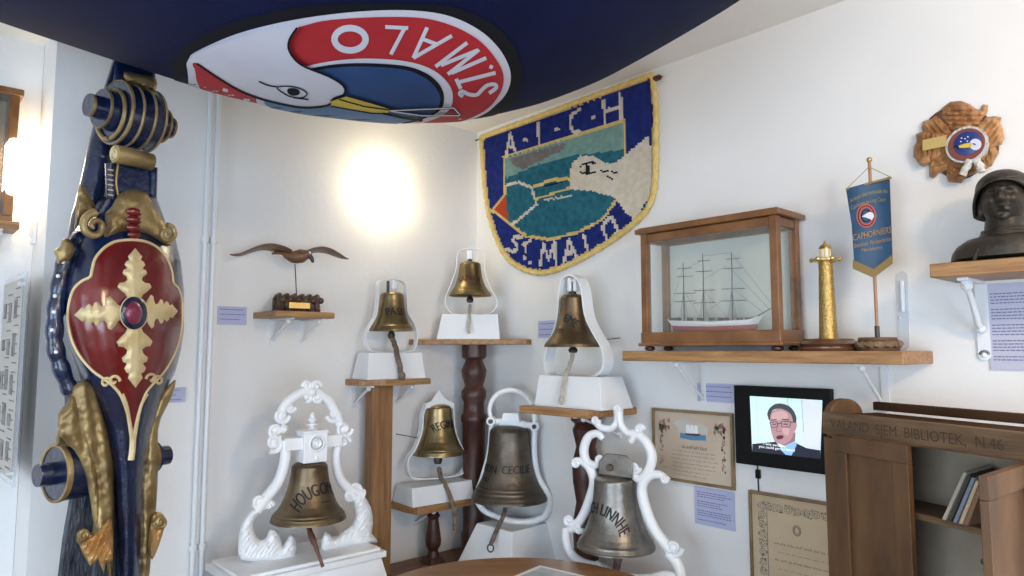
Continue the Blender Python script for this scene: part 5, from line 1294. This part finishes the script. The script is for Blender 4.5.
# neck
c0 = F.p(110, 200, 0); c1 = F.p(154, 165, 0)
mb = MB(); mb.prism([F.p(a, b_, -.055) for a, b_ in ((112, 200), (114, 160), (150, 166), (150, 200))], [F.p(a, b_, .04) for a, b_ in ((112, 200), (114, 160), (150, 166), (150, 200))]); mb.build('neck', nblue, t, bevel=.004)
for a_, b2 in (((111, 198), (110, 164)), ((152, 198), (153, 168))):
    MB().tube([F.p(*a_, -.05), F.p(*b2, -.05)], 4.2*k, 10, flat=(1, 1.4)).build('neck_rim', nblue, t)
MB().tube(catmull([F.p(119, 200, -.06), F.p(116, 182, -.062), F.p(118, 164, -.06)], 5), 1.3*k, 8).build('neck_bead', gold, t)
mb = MB()
for y_ in range(170, 200, 5): mb.box(F.p(110.5, y_, -.088), (5*k, .004, 1.0*k))
mb.build('neck_notches', goldpale, t)
def xroll(c, parts, name, m): return MB().lathe(parts, c, 48, 'x').build(name, m, t)
c = F.p(116, 153, -.075); d = F.p(151, 163, -.075); ax = (c+d)/2
xroll(ax, [(0, -20*k), (9*k, -20*k), (9.5*k, -18*k), (9*k, 0), (9*k, 19*k), (0, 19*k)], 'gilt_roll', gold)
mb = MB(); cc = Vector((ax.x-20.3*k, ax.y, ax.z)); mb.tube([(cc.x-.002*i/20, cc.y+(7.5-6.5*i/20)*k*sin(i*.6), cc.z+(7.5-6.5*i/20)*k*cos(i*.6)) for i in range(21)], 1.2*k, 6).build('roll_spiral', goldpale, t)
# top volute drum
cL = F.p(114, 112, -.04); A_ = 39*k
cen = Vector((cL.x, cL.y, cL.z))
R1 = 33.5*k
xroll(cen, [(0, 0), (R1*.97, 0), (R1, .004), (R1, A_-.004), (R1*.97, A_), (0, A_)], 'volute_drum', nblue)
def gband(x, r_, w_, m=gold, nm='gilt_band'): MB().lathe([(r_*.98, -w_/2), (r_*1.012, -w_/2), (r_*1.03, 0), (r_*1.012, w_/2), (r_*.98, w_/2)], (cen.x+x, cen.y, cen.z), 48, 'x', ring=True).build(nm, m, t)
gband(.004, R1, 3.6*k); gband(13*k, R1, 3*k); gband(26*k, R1, 3*k); gband(A_-.004, R1, 2.6*k)
# spiral edge on the left face and stepped inner drums
mb = MB(); P = []
for i in range(60):
    a = i*2*pi/40; q_ = R1*(1-.55*i/59); P.append((cen.x-.012*i/59-.002, cen.y+q_*sin(a+.8)*.98, cen.z+q_*cos(a+.8)*.98))
mb.tube(P, 2.3*k, 8).build('gilt_spiral', gold, t)
for (x0_, x1_, r_) in ((-14*k, 0, 20*k), (-26*k, -14*k, 11.5*k)):
    xroll(cen, [(0, x0_), (r_*.97, x0_), (r_, x0_+.003), (r_*1.05, x1_), (0, x1_)], 'volute_step', nblue)
    gband(x0_+.004, r_, 3*k)
for (x0_, x1_, r_) in ((A_, A_+15*k, 20*k), (A_+15*k, A_+25*k, 12*k)):
    xroll(cen, [(0, x0_), (r_, x0_), (r_*.95, x1_), (0, x1_)], 'volute_step', nblue)
    gband(x1_-.004, r_*.95, 2.6*k)
# neck above the drum and the slanting rear post
mb = MB(); P4 = [(112, 90), (116, 60), (155, 60), (156, 92)]
mb.prism([F.p(a, b_, -.03) for a, b_ in P4], [F.p(a, b_, .05) for a, b_ in P4]); mb.build('upper_neck', nblue, t, bevel=.01)
mb = MB(); puff(mb, F, [(124, 72), (140, 74), (156, 78), (156, 90), (148, 90), (134, 84), (126, 82)], -.05, .03, 5, 2.4, 2); mb.build('gilt_leaf_top', gold, t)
mb = MB(); mb.tube(catmull([F.p(128, 60, .09), F.p(110, 120, .10), F.p(96, 180, .11), F.p(84, 240, .12), F.p(80, 330, .13), F.p(82, 420, .13)], 6), [14*k, 14*k, 14*k, 15*k, 15*k, 15*k], 16).build('rear_post', nblue, t)
P5 = [(84, 380), (74, 470), (62, 540), (50, 640), (118, 640), (118, 380)]
mb = MB(); pf = [F.p(a, b_, .0) for a, b_ in P5]; pb = [F.p(a, b_, .10) for a, b_ in P5]
for L__ in (pf, pb):
    for v_ in L__: v_.z = max(v_.z, 0)
mb.prism(pf, pb).build('rear_plank', nblack, t, bevel=.01)
# scalloped blue band on the left with pale dots
band = [(88, 236), (76, 246), (68, 262), (62, 290), (58, 318), (58, 345), (64, 368), (74, 392)]
P = catmull([F.p(a-3, b_, -.035) for a, b_ in band], 6); L_ = len(P)
MB().tube(P, [(6.5+1.6*abs(sin(i*.65)))*k for i in range(L_)], 12).build('scalloped_band', nblue, t)
mb = MB()
for a, b_ in ((68, 262), (63, 276), (60, 296), (59, 312), (57, 330), (61, 352)): MB().ball(F.p(a-5, b_, -.072), 1.9*k, 8).build('pale_stud', white, t)
mb = MB(); puff(mb, F, [(56, 258), (54, 250), (60, 246), (62, 240), (68, 238), (74, 246), (73, 256), (66, 262), (58, 264)], -.06, .03, 5, 2, 2, noisy=.006); mb.build('gilt_tuft', gold, t)
mb = MB(); puff(mb, F, [(96, 210), (82, 216), (74, 232), (78, 190), (82, 184), (90, 196)], -.01, .02, 5, 2, 2, noisy=.006); mb.build('gilt_rear_leaf', gold, t)
# gilt acanthus at the lower left and right
for o_, y_, th_ in (([(72, 386), (84, 380), (95, 386), (100, 404), (108, 430), (113, 460), (114, 500), (113, 576), (110, 590), (106, 560), (100, 566), (95, 552), (86, 560), (80, 546), (76, 540), (82, 532), (92, 532), (95, 500), (92, 470), (84, 450), (74, 430), (70, 410)], -.035, .05),
                    ([(74, 392), (66, 404), (58, 414), (60, 436), (74, 450), (84, 470), (90, 500), (95, 530), (101, 520), (101, 490), (96, 460), (92, 430), (86, 405)], -.05, .03),
                    ([(170, 384), (176, 380), (172, 396), (164, 412), (158, 430), (158, 470), (156, 510), (152, 540), (148, 590), (140, 590), (141, 500), (144, 460), (151, 420), (160, 396)], -.02, .025)):
    mb = MB(); puff(mb, F, o_, y_, th_, 10, 2.0, 2, noisy=.005, rib=(.22, .42, -.05)); mb.build('gilt_acanthus', gold, t, smooth=70)
for cx, cy, r_, d_ in ((84, 535, 6.5, 1), (160, 522, 6.5, -1)):
    mb = MB(); mb.tube([F.p(cx+(r_*(1-.7*i/18))*cos(i*.45)*d_, cy+(r_*(1-.7*i/18))*sin(i*.45), -.075-.01*i/18) for i in range(19)], 2.4*k, 8).ball(F.p(cx, cy, -.078), 3.4*k, 10).build('gilt_curl', gold, t)
mb = MB(); puff(mb, F, [(152, 516), (160, 512), (166, 520), (162, 536), (158, 548), (152, 560), (148, 545)], -.05, .03, 5, 2, 2, noisy=.01, rib=(.3, 1, .2)); mb.build('gilt_leaf_low', mat('orange_gold', (.50, .27, .09), .45, .4, col2=(.62, .38, .15), scale=14, bump=.3, bscale=40), t)
mb = MB(); puff(mb, F, [(80, 546), (92, 536), (104, 524), (112, 520), (113, 560), (106, 562), (104, 574), (98, 560), (90, 566), (86, 556)], -.08, .03, 6, 2, 2, noisy=.012, rib=(.35, 1.1, .5)); mb.build('gilt_leaf_low', bpy.data.materials['orange_gold'], t)
# lower side drums
c = F.p(57, 473, .02)
xroll(c, [(0, -2*k), (26*k, -2*k), (27.5*k, 0), (27.5*k, 22*k), (0, 24*k)], 'side_drum', nblue)
MB().lathe([(25.5*k, -1*k), (28.3*k, -1*k), (28.6*k, 1.5*k), (28*k, 4*k), (25.5*k, 4*k)], (c.x-2*k, c.y, c.z), 40, 'x', ring=True).build('drum_rim', gold, t)
xroll(c, [(0, -18*k), (10.5*k, -18*k), (11*k, -16*k), (11*k, 0), (0, 0)], 'drum_pin', nblue)
mb = MB(); puff(mb, F, [(56, 446), (58, 430), (68, 418), (82, 424), (92, 450), (86, 462), (74, 448)], .0, .03, 6, 2.4, 2, noisy=.01); mb.build('gilt_hood', gold, t)
c = F.p(160, 456, .03)
xroll(c, [(0, -14*k), (17*k, -14*k), (17*k, -6*k), (11*k, -5*k), (10.5*k, 9*k), (0, 9*k)], 'side_drum', nblue)
MB().lathe([(15*k, -15*k), (17.8*k, -15*k), (17.8*k, -9*k), (15*k, -9*k)], c, 32, 'x', ring=True).build('drum_rim', gold, t)

# ------------------------------------------------------------------ LAMPS
q = onL(392, 185, .095); F = Fr((q.x, 0, q.z), 0)
t = thing('wall_lamp', 'glowing round opal lamp on the left wall above the bells', 'lamp', F)
MB().lathe([(.05, 0), (.05, -.02), (.03, -.025)][::-1], (0, 0, 0), 28, 'y').build('mount', white, t)
MB().ball((0, -.10, 0), .085, 32).build('globe', opal, t)
q = onY(30, 172, YB-.05); F = Fr((q.x, YB, q.z), 0)
t = thing('wall_lamp', 'glowing rectangular lamp at the far left edge of the room', 'lamp', F)
MB().box((0, -.01, 0), (.06, .02, .12)).build('mount', white, t)
MB().box((0, -.07, 0), (.15, .09, .20)).build('shade', opal, t, bevel=.02)
# ------------------------------------------------------------------ FAR LEFT THINGS
F = Fr(onY(-22, 224, YB), 0); xr = F.p(14, 224).x
t = thing('wall_shelf', 'brown wooden shelf at the far left edge below the cabinet', 'shelf', F)
MB().box((xr/2-.05, -.07, -.012), (xr+.1, .14, .024)).build('board', oak, t, bevel=.002)
bracket(t, F, xr-.05, -.024, .13, .08)
F = Fr(onY(-22, 220, YB), 0); F.loc.z = Fr(onY(-22, 224, YB), 0).loc.z
hh = F.p(10, 96).z; xr = F.p(17, 150, -.10).x
t = thing('display_case', 'brown framed glass fronted cabinet at the far left edge', 'display case', F)
mb = MB(); w_ = xr; mb.box((w_/2, -.05, hh-.012), (w_+.02, .11, .024)).box((w_/2, -.05, .012), (w_, .10, .024)).box((w_-.014, -.05, hh/2), (.028, .10, hh-.048)).box((.014, -.05, hh/2), (.028, .10, hh-.048)); mb.build('frame', mahog, t, bevel=.003)
MB().box((w_/2, -.004, hh/2), (w_-.05, .006, hh-.05)).build('back_panel', mat('warm_back_panel', (.45, .33, .20), .7, col2=(.55, .42, .28), scale=8), t)
MB().box((w_/2, -.092, hh/2), (w_-.056, .003, hh-.048)).build('glass_pane', glassm, t)
# hinged poster leaf
pr = onY(27.5, 271, -.13); pb_ = onY(18.5, 487, -.13); pl = onY(3, 330, YB-.01)
dx, dy = pr.x-pl.x, pr.y-pl.y; an = math.degrees(math.atan2(dy, dx)); Ln = hypot(dx, dy); F = Fr((pl.x, pl.y, pb_.z), an); hh = pr.z-pb_.z
t = thing('poster_leaf', 'clear hinged panel with a poster of small black and white photographs', 'poster', F)
MB().box((Ln/2, .0, hh/2), (Ln, .006, hh)).build('panel', clear, t, smooth=0)
MB().box((Ln/2-.01, -.0045, hh/2), (Ln*.88, .002, hh*.94)).build('poster', mat('poster_paper', (.50, .47, .43), .7), t, smooth=0)
phm = mat('photo_black', (.10, .09, .085), .6, col2=(.28, .26, .24), scale=30); rnd = random.Random(9)
for i in range(5):
    z = hh*(.12+.17*i)
    for j in range(3): MB().box((Ln*(.18+.25*j), -.0065, z+hh*.03*rnd.random()), (Ln*rnd.uniform(.12, .2), .001, hh*rnd.uniform(.05, .12))).build('photograph', phm, t, smooth=0)
mb = MB()
for i in range(40): mb.box((Ln*(.75 if i % 2 else .4), -.0065, hh*(.05+.0225*i)), (Ln*.2, .0006, hh*.006))
mb.build('printed_text', inkgrey, t, smooth=0)
for z in (.04, hh-.04): MB().lathe([(.006, -.02), (.006, .0)], (Ln-.01, 0, z), 12, 'y').build('clip', metalwhite, t)
# small thermostat on the return wall
F = Fr(onX(32, 233, XE), 90-180); F = Fr(onX(36, 233, XE-.0), -90)
t = thing('wall_switch', 'small white switch plate on the side wall under the far left lamp', 'switch', F)
MB().box((0, -.006, 0), (.05, .012, .08)).build('plate', white, t, bevel=.003)
MB().box((0, -.014, 0), (.02, .006, .03)).build('rocker', metalwhite, t, bevel=.001)
